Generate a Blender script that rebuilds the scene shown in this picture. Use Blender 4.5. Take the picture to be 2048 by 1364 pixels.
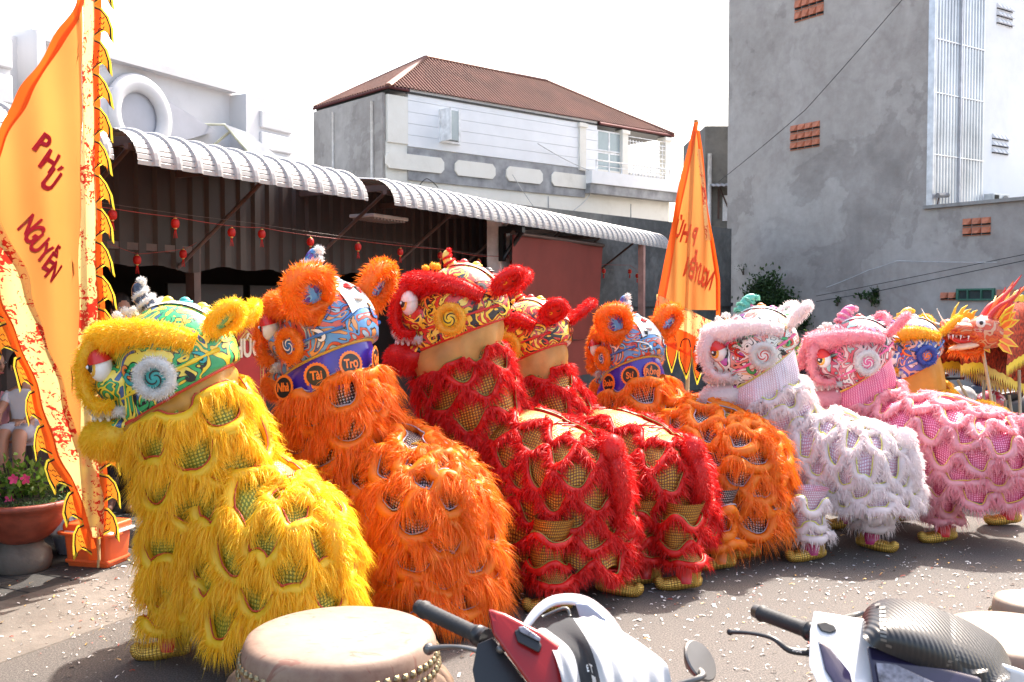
import bpy, bmesh, math, random
import numpy as np
from mathutils import Vector, Matrix

# ------------------------------------------------------------------ camera, sky, sun, exposure
scene = bpy.context.scene
for o in list(bpy.data.objects):
    bpy.data.objects.remove(o)
random.seed(7)
rng = np.random.default_rng(7)
R = math.radians
FPX, CAMZ, PITCH = 1991.0, 1.75, math.atan(72/1991.0)
cam = bpy.data.cameras.new("camera"); cam.lens = 35; cam.sensor_width = 36; cam.clip_end = 2000; cam.clip_start = 0.05
camo = bpy.data.objects.new("camera", cam); scene.collection.objects.link(camo)
camo.location = (0, 0, CAMZ); camo.rotation_euler = (R(90)-PITCH, 0, 0)
scene.camera = camo
cam.dof.use_dof = True; cam.dof.focus_distance = 6.3; cam.dof.aperture_fstop = 10.0

SUN_AZ, SUN_EL = R(33), R(53)
w = bpy.data.worlds.new("World"); scene.world = w; w.use_nodes = True
nt = w.node_tree; nt.nodes.clear()
sky = nt.nodes.new("ShaderNodeTexSky"); sky.sky_type = 'NISHITA'; sky.sun_disc = False
sky.sun_elevation = SUN_EL; sky.sun_rotation = SUN_AZ
sky.dust_density = 4.5; sky.air_density = 1.2; sky.ozone_density = 0.6
bg = nt.nodes.new("ShaderNodeBackground"); bg.inputs[1].default_value = 0.15
wo = nt.nodes.new("ShaderNodeOutputWorld")
tint = nt.nodes.new("ShaderNodeMix"); tint.data_type = 'RGBA'; tint.blend_type = 'MULTIPLY'; tint.inputs[0].default_value = 1; tint.inputs[7].default_value = (1, .93, .86, 1)
nt.links.new(sky.outputs[0], tint.inputs[6]); nt.links.new(tint.outputs[2], bg.inputs[0]); nt.links.new(bg.outputs[0], wo.inputs[0])
sl = bpy.data.lights.new("sun", 'SUN'); sl.energy = 3.1; sl.angle = R(0.5); sl.color = (1.0, 0.95, 0.87)
slo = bpy.data.objects.new("sun", sl); scene.collection.objects.link(slo)
sdir = Vector((math.sin(SUN_AZ)*math.cos(SUN_EL), math.cos(SUN_AZ)*math.cos(SUN_EL), math.sin(SUN_EL)))
slo.rotation_euler = sdir.to_track_quat('Z', 'Y').to_euler(); slo.location = (5, 8, 20)
scene.view_settings.view_transform = 'Standard'; scene.view_settings.look = 'None'
scene.view_settings.exposure = 1.95; scene.view_settings.gamma = 1.0
scene.view_settings.use_curve_mapping = False

# ------------------------------------------------------------------ helpers: placing
def WP(px, py, d):
    """a point at forward distance d seen at pixel (px, py) of the 2048 wide photograph"""
    x = (px-1024)/FPX; z = (682-py)/FPX
    dy = math.cos(PITCH)+math.sin(PITCH)*z; dz = -math.sin(PITCH)+math.cos(PITCH)*z
    return Vector((x/dy*d, d, CAMZ+dz/dy*d))
AX = Vector((0.451, 0.8926, 0)).normalized(); NX = Vector((-AX.y, AX.x, 0))
SO = Vector((-2.6, 6.5, 0))
SANG = math.atan2(AX.y, AX.x)
def SP(s, t, z=0):
    return SO+AX*s+NX*t+Vector((0, 0, z))
def s_at(px, t):
    k = (px-1024)/FPX; o = SO+NX*t
    return (k*o.y-o.x)/(AX.x-AX.y*k)
def z_at(px, py, t):
    y = (SO+NX*t+AX*s_at(px, t)).y
    return WP(px, py, y).z

# ------------------------------------------------------------------ helpers: materials
def newmat(name):
    m = bpy.data.materials.new(name); m.use_nodes = True
    return m, m.node_tree, m.node_tree.nodes["Principled BSDF"]
def ramp(nt, stops, interp='LINEAR'):
    r = nt.nodes.new("ShaderNodeValToRGB"); cr = r.color_ramp; cr.interpolation = interp
    while len(cr.elements) > 1: cr.elements.remove(cr.elements[-1])
    cr.elements[0].position = stops[0][0]; cr.elements[0].color = (*stops[0][1], 1)
    for p, c in stops[1:]:
        e = cr.elements.new(p); e.color = (*c, 1)
    return r
def tc(nt, kind='Object', scale=(1, 1, 1)):
    t = nt.nodes.new("ShaderNodeTexCoord"); mp = nt.nodes.new("ShaderNodeMapping")
    nt.links.new(t.outputs[kind], mp.inputs[0]); mp.inputs['Scale'].default_value = scale
    return mp.outputs[0]
def noise(nt, vec, scale, detail=5, rough=.55, dist=0):
    n = nt.nodes.new("ShaderNodeTexNoise"); nt.links.new(vec, n.inputs['Vector'])
    n.inputs['Scale'].default_value = scale; n.inputs['Detail'].default_value = detail
    n.inputs['Roughness'].default_value = rough; n.inputs['Distortion'].default_value = dist
    return n.outputs['Fac']
def mixc(nt, fac, a, b, mode='MIX'):
    m = nt.nodes.new("ShaderNodeMix"); m.data_type = 'RGBA'; m.blend_type = mode
    for sock, v in ((m.inputs[0], fac), (m.inputs[6], a), (m.inputs[7], b)):
        if isinstance(v, (int, float)): sock.default_value = v
        elif isinstance(v, tuple): sock.default_value = (*v, 1)
        else: nt.links.new(v, sock)
    return m.outputs[2]
def mth(nt, op, a, b=0.0):
    m = nt.nodes.new("ShaderNodeMath"); m.operation = op
    for s, v in ((m.inputs[0], a), (m.inputs[1], b)):
        if isinstance(v, (int, float)): s.default_value = v
        else: nt.links.new(v, s)
    return m.outputs[0]
def bump(nt, h, p, strength=.3, dist=.02):
    b = nt.nodes.new("ShaderNodeBump"); b.inputs['Strength'].default_value = strength; b.inputs['Distance'].default_value = dist
    nt.links.new(h, b.inputs['Height']); nt.links.new(b.outputs[0], p.inputs['Normal'])
def mat(name, col, rough=.6, metal=0, coat=0, var=.18, vs=6, bmp=.15, bd=.004, transl=0):
    m, t, p = newmat(name); v = tc(t)
    n = noise(t, v, vs, 6)
    dark = tuple(c*(1-var*1.3) for c in col); lite = tuple(min(1, c*(1+var)) for c in col)
    r = ramp(t, [(.3, dark), (.7, lite)]); t.links.new(n, r.inputs[0]); t.links.new(r.outputs[0], p.inputs['Base Color'])
    p.inputs['Roughness'].default_value = rough; p.inputs['Metallic'].default_value = metal; p.inputs['Coat Weight'].default_value = coat
    p.inputs['Coat Roughness'].default_value = .08
    if bmp: bump(t, noise(t, v, vs*6, 4), p, bmp, bd)
    if transl: addtransl(t, p, r.outputs[0], transl)
    return m
def addtransl(t, p, colout, f):
    tr = t.nodes.new("ShaderNodeBsdfTranslucent"); mx = t.nodes.new("ShaderNodeMixShader"); mx.inputs[0].default_value = f
    t.links.new(colout, tr.inputs[0]); out = t.nodes["Material Output"]
    t.links.new(p.outputs[0], mx.inputs[1]); t.links.new(tr.outputs[0], mx.inputs[2]); t.links.new(mx.outputs[0], out.inputs[0])
def furmat(name, a, b, tr=.35):
    m = bpy.data.materials.new(name); m.use_nodes = True; t = m.node_tree; t.nodes.clear()
    uv = t.nodes.new("ShaderNodeTexCoord"); sx = t.nodes.new("ShaderNodeSeparateXYZ"); t.links.new(uv.outputs['UV'], sx.inputs[0])
    c = mixc(t, sx.outputs[0], a, b)
    d = t.nodes.new("ShaderNodeBsdfDiffuse"); tl = t.nodes.new("ShaderNodeBsdfTranslucent"); g = t.nodes.new("ShaderNodeBsdfGlossy")
    g.inputs['Roughness'].default_value = .45
    t.links.new(c, d.inputs[0]); t.links.new(c, tl.inputs[0]); t.links.new(mixc(t, .5, c, (1, 1, 1)), g.inputs[0])
    m1 = t.nodes.new("ShaderNodeMixShader"); m1.inputs[0].default_value = tr; t.links.new(d.outputs[0], m1.inputs[1]); t.links.new(tl.outputs[0], m1.inputs[2])
    m2 = t.nodes.new("ShaderNodeMixShader"); m2.inputs[0].default_value = .06; t.links.new(m1.outputs[0], m2.inputs[1]); t.links.new(g.outputs[0], m2.inputs[2])
    o = t.nodes.new("ShaderNodeOutputMaterial"); t.links.new(m2.outputs[0], o.inputs[0])
    return m
def sequin(name, cloth, dot, sc=95, thr=.36, dotmetal=.9, tr=0):
    m, t, p = newmat(name); v = tc(t, 'UV')
    vo = t.nodes.new("ShaderNodeTexVoronoi"); vo.voronoi_dimensions = '2D'; vo.inputs['Scale'].default_value = sc; vo.inputs['Randomness'].default_value = .0
    t.links.new(v, vo.inputs['Vector'])
    f = mth(t, 'LESS_THAN', vo.outputs['Distance'], thr)
    n = noise(t, v, 7, 3)
    cc = mixc(t, n, tuple(c*.7 for c in cloth), tuple(min(1, c*1.3) for c in cloth))
    t.links.new(mixc(t, f, cc, dot), p.inputs['Base Color'])
    t.links.new(mth(t, 'MULTIPLY', f, dotmetal), p.inputs['Metallic'])
    p.inputs['Roughness'].default_value = .42
    wn = t.nodes.new("ShaderNodeBump"); wn.inputs['Strength'].default_value = .7; wn.inputs['Distance'].default_value = .006
    n2 = noise(t, v, 60, 2); t.links.new(mth(t, 'ADD', n2, mth(t, 'MULTIPLY', vo.outputs['Distance'], -1.)), wn.inputs['Height']); t.links.new(wn.outputs[0], p.inputs['Normal'])
    return m

# ------------------------------------------------------------------ helpers: meshes
def nz(a):
    return a/np.maximum(np.linalg.norm(a, axis=-1, keepdims=True), 1e-9)
class MB:
    def __init__(s): s.V = []; s.L = []; s.C = []; s.M = []; s.U = []; s.S = []; s.n = 0
    def add(s, V, F, m=0, uv=None, smooth=False):
        V = np.asarray(V, dtype=np.float32).reshape(-1, 3)
        if isinstance(m, np.ndarray): uv = m; m = 0; smooth = True
        if isinstance(F, np.ndarray):
            L = F.reshape(-1).astype(np.int64); C = np.full(len(F), F.shape[1], dtype=np.int32)
        else:
            L = np.array([i for f in F for i in f], dtype=np.int64); C = np.array([len(f) for f in F], dtype=np.int32)
        s.V.append(V); s.L.append(L+s.n); s.C.append(C); s.M.append(np.full(len(C), m, dtype=np.int32))
        s.S.append((C < 5) if smooth else np.zeros(len(C), dtype=bool))
        s.U.append(np.zeros((len(V), 2), dtype=np.float32) if uv is None else np.asarray(uv, dtype=np.float32).reshape(-1, 2)); s.n += len(V)
        return s
    def mesh(s, name, mats):
        me = bpy.data.meshes.new(name)
        if not s.V: return me
        V = np.concatenate(s.V); L = np.concatenate(s.L); C = np.concatenate(s.C); M = np.concatenate(s.M); U = np.concatenate(s.U); S = np.concatenate(s.S)
        me.vertices.add(len(V)); me.vertices.foreach_set("co", V.ravel())
        me.loops.add(len(L)); me.loops.foreach_set("vertex_index", L.astype(np.int32))
        me.polygons.add(len(C)); st = np.concatenate([[0], np.cumsum(C)[:-1]]).astype(np.int32)
        me.polygons.foreach_set("loop_start", st)
        me.polygons.foreach_set("material_index", M); me.polygons.foreach_set("use_smooth", S)
        uvl = me.uv_layers.new(name="UVMap"); uvl.data.foreach_set("uv", U[L].ravel())
        me.update(calc_edges=True); me.validate()
        for m in (mats if isinstance(mats, (list, tuple)) else [mats]): me.materials.append(m)
        return me
    def build(s, name, mats, parent=None, mw=None):
        me = s.mesh(name, mats); o = bpy.data.objects.new(name, me); scene.collection.objects.link(o)
        if parent: o.parent = parent
        if mw is not None: o.matrix_local = mw
        return o
def tag(o, label=None, cat=None, group=None, kind=None):
    if label: o['label'] = label
    if cat: o['category'] = cat
    if group: o['group'] = group
    if kind: o['kind'] = kind
    return o
def thing(name, label, cat, loc=(0, 0, 0), rz=0, group=None):
    o = bpy.data.objects.new(name, None); scene.collection.objects.link(o); o.location = loc; o.rotation_euler = (0, 0, rz)
    o.empty_display_size = .1
    return tag(o, label, cat, group)
def grid(P, cu=False, cv=False, uvs=(1, 1)):
    P = np.asarray(P, dtype=np.float32); nu, nv = P.shape[:2]
    a = np.arange(nu*nv).reshape(nu, nv); 
    if cu: a = np.vstack([a, a[:1]])
    if cv: a = np.hstack([a, a[:, :1]])
    F = np.stack([a[:-1, :-1], a[1:, :-1], a[1:, 1:], a[:-1, 1:]], -1).reshape(-1, 4)
    u, v = np.meshgrid(np.arange(nu)/max(nu-1, 1)*uvs[0], np.arange(nv)/max(nv-1, 1)*uvs[1], indexing='ij')
    return P.reshape(-1, 3), F, np.stack([u, v], -1).reshape(-1, 2)
def frames(path):
    P = np.asarray(path, dtype=float); T = nz(np.gradient(P, axis=0)); Ns = []
    ref = np.array([0, 0, 1.]) if abs(T[0][2]) < .9 else np.array([1., 0, 0])
    n = nz(np.cross(T[0], ref))
    for t in T:
        n = nz(n-t*np.dot(n, t)); Ns.append(n)
    Ns = np.array(Ns); return P, T, Ns, np.cross(T, Ns)
def resample(path, n):
    P = np.asarray(path, dtype=float); k = len(P)
    # catmull-rom
    t = np.linspace(0, k-1, n); out = []
    for q in t:
        i = min(int(q), k-2); f = q-i
        p0 = P[max(i-1, 0)]; p1 = P[i]; p2 = P[i+1]; p3 = P[min(i+2, k-1)]
        out.append(.5*((2*p1)+(-p0+p2)*f+(2*p0-5*p1+4*p2-p3)*f*f+(-p0+3*p1-3*p2+p3)*f**3))
    return np.array(out)
def tube(path, r, n=8, closed=False, cap=True, sq=(1, 1)):
    P, T, A, B = frames(path); r = np.broadcast_to(np.asarray(r, dtype=float), (len(P),))
    th = np.arange(n)/n*2*math.pi
    G = P[:, None]+r[:, None, None]*(np.cos(th)[None, :, None]*A[:, None]*sq[0]+np.sin(th)[None, :, None]*B[:, None]*sq[1])
    V, F, U = grid(G, cu=closed, cv=True)
    if cap and not closed:
        F = [list(f) for f in F]; k = len(P)
        F.append(list(range(n))[::-1]); F.append(list(range((k-1)*n, k*n)))
    return V, F, U
def box(c, s, rot=None):
    x, y, z = [q/2 for q in s]
    V = np.array([(-x, -y, -z), (x, -y, -z), (x, y, -z), (-x, y, -z), (-x, -y, z), (x, -y, z), (x, y, z), (-x, y, z)], dtype=float)
    if rot is not None: V = V@np.array(rot.to_3x3()).T
    V = V+np.array(c, dtype=float)
    return V, [[0, 3, 2, 1], [4, 5, 6, 7], [0, 1, 5, 4], [1, 2, 6, 5], [2, 3, 7, 6], [3, 0, 4, 7]]
def b2(x0, x1, y0, y1, z0, z1):
    return box(((x0+x1)/2, (y0+y1)/2, (z0+z1)/2), (abs(x1-x0), abs(y1-y0), abs(z1-z0)))
def lathe(prof, n=24, c=(0, 0, 0), cap=True):
    th = np.arange(n)/n*2*math.pi
    G = np.array([[(r*math.cos(a)+c[0], r*math.sin(a)+c[1], z+c[2]) for a in th] for r, z in prof])
    V, F, U = grid(G, cv=True); F = [list(f)[::-1] for f in F]; k = len(prof)
    if cap: F.append(list(range(n))[::-1]); F.append(list(range((k-1)*n, k*n)))
    return V, F, U
def ellips(c, r, nu=16, nv=10, rot=None):
    G = np.array([[(math.cos(a)*math.sin(b), math.sin(a)*math.sin(b), math.cos(b)) for b in np.linspace(.02, math.pi-.02, nv)] for a in np.arange(nu)/nu*2*math.pi])*np.array(r)
    V, F, U = grid(G, cu=True)
    if rot is not None: V = V@np.array(rot.to_3x3()).T
    return V+np.array(c), F[:, ::-1], U
def prism(pts, o, ax, ay, an, th):
    """polygon pts (2d) in the plane o + x*ax + y*ay, thickness th along an (centred)"""
    o, ax, ay, an = [np.array(q, dtype=float) for q in (o, ax, ay, an)]; n = len(pts)
    a = np.array([o+ax*x+ay*y+an*th/2 for x, y in pts]); b = a-an*th
    F = [list(range(n)), list(range(n, 2*n))[::-1]]+[[i, n+i, n+(i+1) % n, (i+1) % n] for i in range(n)]
    return np.vstack([a, b]), F
def bbox(c, s, bev=.01, seg=2, rot=None):
    bm = bmesh.new(); bmesh.ops.create_cube(bm, size=1)
    for v in bm.verts: v.co = Vector((v.co.x*s[0], v.co.y*s[1], v.co.z*s[2]))
    bmesh.ops.bevel(bm, geom=bm.edges[:]+bm.verts[:], offset=bev, segments=seg, affect='EDGES', profile=.5)
    bm.verts.index_update(); V = np.array([v.co[:] for v in bm.verts]); F = [[v.index for v in f.verts] for f in bm.faces]; bm.free()
    if rot is not None: V = V@np.array(rot.to_3x3()).T
    return V+np.array(c, dtype=float), F
def hull(points, bev=0, seg=2, sub=0):
    bm = bmesh.new(); [bm.verts.new(p) for p in points]
    r = bmesh.ops.convex_hull(bm, input=bm.verts[:])
    bmesh.ops.delete(bm, geom=[v for v in bm.verts if not v.link_faces], context='VERTS')
    bmesh.ops.dissolve_limit(bm, angle_limit=.02, verts=bm.verts[:], edges=bm.edges[:])
    if bev: bmesh.ops.bevel(bm, geom=bm.edges[:]+bm.verts[:], offset=bev, segments=seg, affect='EDGES', profile=.6, clamp_overlap=True)
    bmesh.ops.recalc_face_normals(bm, faces=bm.faces[:])
    bm.verts.index_update(); V = np.array([v.co[:] for v in bm.verts]); F = [[v.index for v in f.verts] for f in bm.faces]; bm.free()
    return V, F
def strands(mb, roots, dirs, L, m=0, wd=.004, droop=.5, curl=.2, seg=3, gdir=(0, 0, -1)):
    roots = np.asarray(roots, dtype=float); N = len(roots)
    if N == 0: return
    dirs = nz(np.asarray(dirs, dtype=float)); L = np.broadcast_to(np.asarray(L, dtype=float), (N,))*rng.uniform(.65, 1.15, N)
    off = rng.normal(0, curl, (N, 3))+np.array(gdir)*droop
    t = np.linspace(0, 1, seg+1)[None, :, None]
    P = roots[:, None]+(dirs[:, None]*t*(1-.35*droop*t)+off[:, None]*t*t)*L[:, None, None]
    side = nz(np.cross(dirs, rng.normal(0, 1, (N, 3)))); w = wd*.5*rng.uniform(.7, 1.3, N)
    V = np.zeros((N, 2*seg+1, 3)); U = np.zeros((N, 2*seg+1, 2)); U[:, :, 0] = rng.uniform(0, 1, N)[:, None]
    for k in range(seg):
        ww = (w*(1-.75*(k/seg)**1.5))[:, None]*side
        V[:, 2*k] = P[:, k]-ww; V[:, 2*k+1] = P[:, k]+ww; U[:, 2*k:2*k+2, 1] = k/seg
    V[:, 2*seg] = P[:, seg]; U[:, 2*seg, 1] = 1
    b = (np.arange(N)*(2*seg+1))[:, None]; K = 2*seg+1
    n0 = mb.n
    Q = []
    for k in range(seg-1): Q.append(b+np.array([[2*k, 2*k+1, 2*k+3, 2*k+2]]))
    Q = np.concatenate(Q); T3 = b+np.array([[2*seg-2, 2*seg-1, 2*seg]])
    mb.V.append(V.reshape(-1, 3).astype(np.float32)); mb.U.append(U.reshape(-1, 2).astype(np.float32))
    mb.L += [Q.ravel()+n0, T3.ravel()+n0]; mb.C += [np.full(len(Q), 4, dtype=np.int32), np.full(len(T3), 3, dtype=np.int32)]
    mb.M += [np.full(len(Q), m, dtype=np.int32), np.full(len(T3), m, dtype=np.int32)]; mb.S += [np.ones(len(Q), bool), np.ones(len(T3), bool)]
    mb.n += N*K
HQ = 1.0
def fur_tube(mb, path, r, L, dens=1.0, m=0, mbase=None, wd=.004, droop=.35, comb=(0, 0, 0), curl=.18, n=30, closed=False):
    """a fluffy roll along a path: soft core and hairs standing off it; dens = hairs per cm2"""
    P = resample(path, n) if not closed else np.asarray(path, dtype=float)
    r_ = np.broadcast_to(np.asarray(r, dtype=float), (len(P),)) if np.ndim(r) == 0 else np.interp(np.linspace(0, 1, len(P)), np.linspace(0, 1, len(r)), r)
    V, F, U = tube(P, r_*.9, 10, closed=closed); U = np.random.rand(len(V), 2); mb.add(V, F, m if mbase is None else mbase, U*[.5, 1]+[.25, 0], True)
    PP, T, A, B = frames(P); seg = np.linalg.norm(np.diff(P, axis=0), axis=1); area = np.sum(seg)*2*math.pi*np.mean(r_)*1e4
    N = int(area*min(dens, 4.2)*HQ); wd = wd/HQ**.5; i = rng.uniform(0, len(P)-1.001, N); k = i.astype(int); f = (i-k)[:, None]
    def L_(a): return a[k]*(1-f)+a[np.minimum(k+1, len(P)-1)]*f
    th = rng.uniform(0, 2*math.pi, N)[:, None]; rad = L_(A)*np.cos(th)+L_(B)*np.sin(th)
    root = L_(P)+rad*L_(r_[:, None])*.8
    cl = np.stack([np.sin(root[:, 0]*90+root[:, 1]*61), np.sin(root[:, 1]*83+root[:, 2]*77), np.sin(root[:, 2]*95+root[:, 0]*52)], -1)
    strands(mb, root, rad+np.array(comb)+.28*cl, L, m, wd, droop, curl, 2)
def fur_blob(mb, c, r, L, N, m=0, wd=.004, droop=.35, comb=(0, 0, 0), core=True, curl=.18):
    c = np.array(c, dtype=float); r = np.array(r, dtype=float)
    N = int(N*HQ); wd = wd/HQ**.5
    if core:
        V, F, U = ellips(c, r*.93, 18, 12); mb.add(V, F, m, np.random.rand(len(V), 2)*[.5, 1]+[.25, 0], True)
    d = nz(rng.normal(0, 1, (N, 3))); root = c+d*r*.85; nrm = nz(d/r)
    cl = np.stack([np.sin(root[:, 0]*60+root[:, 1]*41), np.sin(root[:, 1]*53+root[:, 2]*57), np.sin(root[:, 2]*65+root[:, 0]*42)], -1)
    strands(mb, root, nrm+np.array(comb)+.25*cl, L, m, wd, droop, curl, 2)
def text_geo(body, size=.1, ext=.002, sx=1.0, shear=0):
    cu = bpy.data.curves.new("lettering", 'FONT'); cu.body = body; cu.size = size; cu.extrude = ext; cu.align_x = 'CENTER'; cu.align_y = 'CENTER'
    cu.resolution_u = 3; cu.shear = shear; cu.offset = size*.03
    o = bpy.data.objects.new("lettering", cu); scene.collection.objects.link(o)
    dg = bpy.context.evaluated_depsgraph_get(); me = o.evaluated_get(dg).to_mesh()
    V = np.array([v.co[:] for v in me.vertices]); F = [list(p.vertices) for p in me.polygons]
    o.evaluated_get(dg).to_mesh_clear(); bpy.data.objects.remove(o); bpy.data.curves.remove(cu)
    if len(V): V[:, 0] *= sx
    return V, F
def xf(V, M):
    V = np.asarray(V, dtype=float); A = np.array(M); return V@A[:3, :3].T+A[:3, 3]
def basis(o, x, y, z):
    return Matrix(((x[0], y[0], z[0], o[0]), (x[1], y[1], z[1], o[1]), (x[2], y[2], z[2], o[2]), (0, 0, 0, 1)))
# ------------------------------------------------------------------ setting: ground, road, gutter, pavement
def road_mat():
    m, t, p = newmat("asphalt"); v = tc(t)
    n1 = noise(t, v, 110, 4, .8); n2 = noise(t, v, 1.3, 5); n3 = noise(t, v, 9, 5)
    r = ramp(t, [(.38, (.016, .0135, .012)), (.5, (.078, .067, .060)), (.62, (.22, .19, .168))]); t.links.new(n1, r.inputs[0])
    c = mixc(t, mth(t, 'MULTIPLY', n2, .6), r.outputs[0], (.11, .092, .08)); c = mixc(t, mth(t, 'MULTIPLY', n3, .25), c, (.06, .055, .055))
    t.links.new(c, p.inputs['Base Color']); p.inputs['Roughness'].default_value = .85; bump(t, n1, p, .6, .006); return m
M_road = road_mat()
def conc_mat(name, a, b, c3, sc=1.0, streak=.5, bmp=.3):
    m, t, p = newmat(name); v = tc(t); vs = tc(t, scale=(1, 1, .12))
    n1 = noise(t, v, .7*sc, 8, .62, .6); n2 = noise(t, v, 5*sc, 7, .65); n3 = noise(t, vs, 6*sc, 5)
    r = ramp(t, [(.34, a), (.5, b), (.66, c3)]); t.links.new(mth(t, 'ADD', mth(t, 'MULTIPLY', n1, .65), mth(t, 'MULTIPLY', n2, .35)), r.inputs[0])
    c = mixc(t, mth(t, 'MULTIPLY', n3, streak), r.outputs[0], tuple(q*.75 for q in b))
    rr = ramp(t, [(.36, (.68, .67, .67)), (.42, (.82, .81, .81)), (.448, (.74, .73, .73)), (.465, (.96, .96, .96)), (.54, (1, 1, 1)), (.58, (.88, .87, .875)), (.6, (1, 1, 1))]); t.links.new(noise(t, v, .4*sc, 7, .6, .3), rr.inputs[0])
    c = mixc(t, .8, c, rr.outputs[0], 'MULTIPLY') if sc != .8 else c
    t.links.new(c, p.inputs['Base Color']); p.inputs['Roughness'].default_value = .9; bump(t, noise(t, v, 30*sc, 6), p, bmp, .01); return m
M_grey = conc_mat("weathered render", (.30, .272, .25), (.42, .388, .362), (.54, .51, .485))
M_dirty = conc_mat("mouldy concrete", (.05, .05, .048), (.13, .13, .125), (.27, .27, .26), 1.6, .8)
M_strip = conc_mat("gutter concrete", (.10, .083, .07), (.16, .135, .115), (.22, .19, .165), 2)
M_paver = conc_mat("paver", (.03, .027, .025), (.05, .046, .042), (.08, .073, .067), 3)
M_cream = conc_mat("cream painted wall", (.7, .67, .6), (.84, .81, .74), (.88, .86, .8), .8, .25)
M_white = conc_mat("white painted wall", (.76, .77, .79), (.84, .85, .87), (.87, .88, .89), .8, .12, .1)
M_wb = conc_mat("old white facade", (.5, .5, .515), (.6, .6, .62), (.63, .63, .64), .8, .35, .1)
M_bluewhite = mat("fin paint", (.38, .39, .44), .7, var=.05)
M_stain = mat("grey cement band", (.33, .33, .34), .9, var=.3, vs=3)
V, F, U = grid(np.array([[(x, y, 0) for y in (-60, 400)] for x in (-300, 300)])); g = MB(); g.add(V, F); tag(g.build("ground", mat("soil", (.14, .13, .12), .95)), kind='structure').location.z = -.02
def street(t0, t1, s0, s1, z0, z1, name, m):
    b = MB(); P = np.array([[np.array(SP(s, t0, z0)), np.array(SP(s, t1, z1))] for s in np.linspace(s0, s1, 40)]); b.add(*grid(P)[:2]); return tag(b.build(name, m), kind='structure')
road = street(-13, -.86, -16, 60, 0, 0, "road", M_road)
b = MB(); prof = [(-.86, -.01), (-.85, .004), (-.5, .012), (-.2, .05), (-.12, .062), (-.12, -.01)]
for i in range(30):
    s0 = -10+i*2.0; P = np.array([[np.array(SP(s, t, z)) for t, z in prof] for s in (s0+.006, s0+1.994)]); b.add(*grid(P)[:2])
tag(b.build("gutter", M_strip), kind='structure')
pav = street(-.12, 5.2, -14, 50, .05, .05, "pavement", mat("joint sand", (.05, .045, .04), .95))
pm = bbox((0, 0, 0), (.292, .292, .05), .006, 1)
def mesh_of(VF, name, m):
    q = MB(); q.add(*VF[:2]); return q.mesh(name, m)
pme = mesh_of(pm, "paver", M_paver); cnt = 0
for i in range(-8, 34):
    for j in range(0, 5):
        if cnt >= 290: break
        o = bpy.data.objects.new("paver", pme); scene.collection.objects.link(o); o.parent = pav
        o.location = SP(i*.3+(.15 if j % 2 else 0), .03+j*.3, .042+random.uniform(-.003, .004)); o.rotation_euler = (random.uniform(-.008, .008), random.uniform(-.008, .008), SANG+random.uniform(-.01, .01)); cnt += 1
# ------------------------------------------------------------------ awnings
M_awn = mat("white awning sheet", (.34, .33, .325), .38, 0, .2, .08, 3, .05)
M_awn2 = mat("awning rib", (.62, .6, .58), .45)
M_brown = mat("dark brown steel", (.035, .02, .017), .55, var=.3)
M_steel = mat("painted steel tube", (.10, .06, .05), .5)
M_black = mat("black paint", (.012, .012, .013), .4)
def street_thing(name, label, cat, s=0, t=0, z=0, group=None):
    return thing(name, label, cat, SP(s, t, z), SANG, group)
def awning(name, label, s0, s1, wallt=1.2, zoff=0, posts=()):
    root = street_thing(name, label, "awning", s0, 0, 0, "corrugated awnings along the shopfront")
    prof = []
    r = .275
    for a in np.linspace(-.02, 1, 10):
        th = a*math.pi/2*.93; prof.append((r-r*math.cos(th), 2.70+zoff+r*.92*math.sin(th)))
    x, z = prof[-1]
    prof += [(x+.25, z+.02), (wallt+.7, z+.11)]
    # stair-like pressed steps on the curve
    pp = []
    for i in range(len(prof)-1):
        (x0, z0), (x1, z1) = prof[i], prof[i+1]; pp.append((x0, z0, 0))
        if i < 9: 
            for f, q in ((.7, .004), (.98, -.008)): pp.append((x0+(x1-x0)*f, z0+(z1-z0)*f, q))
    pp.append((*prof[-1], 0)); pp = np.array(pp); nrm = np.gradient(pp[:, :2], axis=0); nn = nz(np.stack([-nrm[:, 1], nrm[:, 0]], -1))
    s = s0; k = 0
    while s < s1-.05:
        e = min(s+1.0, s1); mbb = MB(); n = int(round((e-s)/.2)); cols = []; st = s-s0
        for j in range(max(n, 1)):
            a = st+j*.2
            for d, h in ((0, 0), (.122, 0), (.134, .02), (.16, .027), (.186, .02), (.197, 0)): cols.append((a+d, h))
        cols.append((st+(e-s)+.02, 0)); P = []
        for a, h in cols:
            off = (h+(0 if h else 1)*pp[:, 2]*1.0)[:, None]*nn
            P.append(np.stack([np.full(len(pp), a), pp[:, 0]+off[:, 0], pp[:, 1]+off[:, 1]+.002*(k % 2)], -1))
        V, F, U = grid(np.array(P)); mbb.add(V, F)
        o = mbb.build("roof_sheet", M_awn, root); s = e; k += 1
    for a in np.arange(.05, s1-s0, 1.45):
        fr = MB(); fr.add(*b2(a, a+.04, .1, wallt+.6, 2.84+zoff, 2.9+zoff)); fr.add(*tube([(a+.02, .12, 2.85+zoff), (a+.02, wallt, 2.06)], .018, 6)); fr.build("bracket", M_steel, root)
    fr = MB(); fr.add(*b2(0, s1-s0, .09, .13, 2.80+zoff, 2.84+zoff)); fr.build("front_rail", M_steel, root)
    return root
awning("awning", "short white corrugated awning partly behind the big orange flag", -6, s_at(236, 0))
awning("awning", "white corrugated awning above the dark shopfront, middle one of the three", s_at(280, 0), s_at(735, 0), zoff=.0)
awn3 = awning("awning", "longest white corrugated awning running past the red sunshade", s_at(790, 0), s_at(1336, 0))
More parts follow.
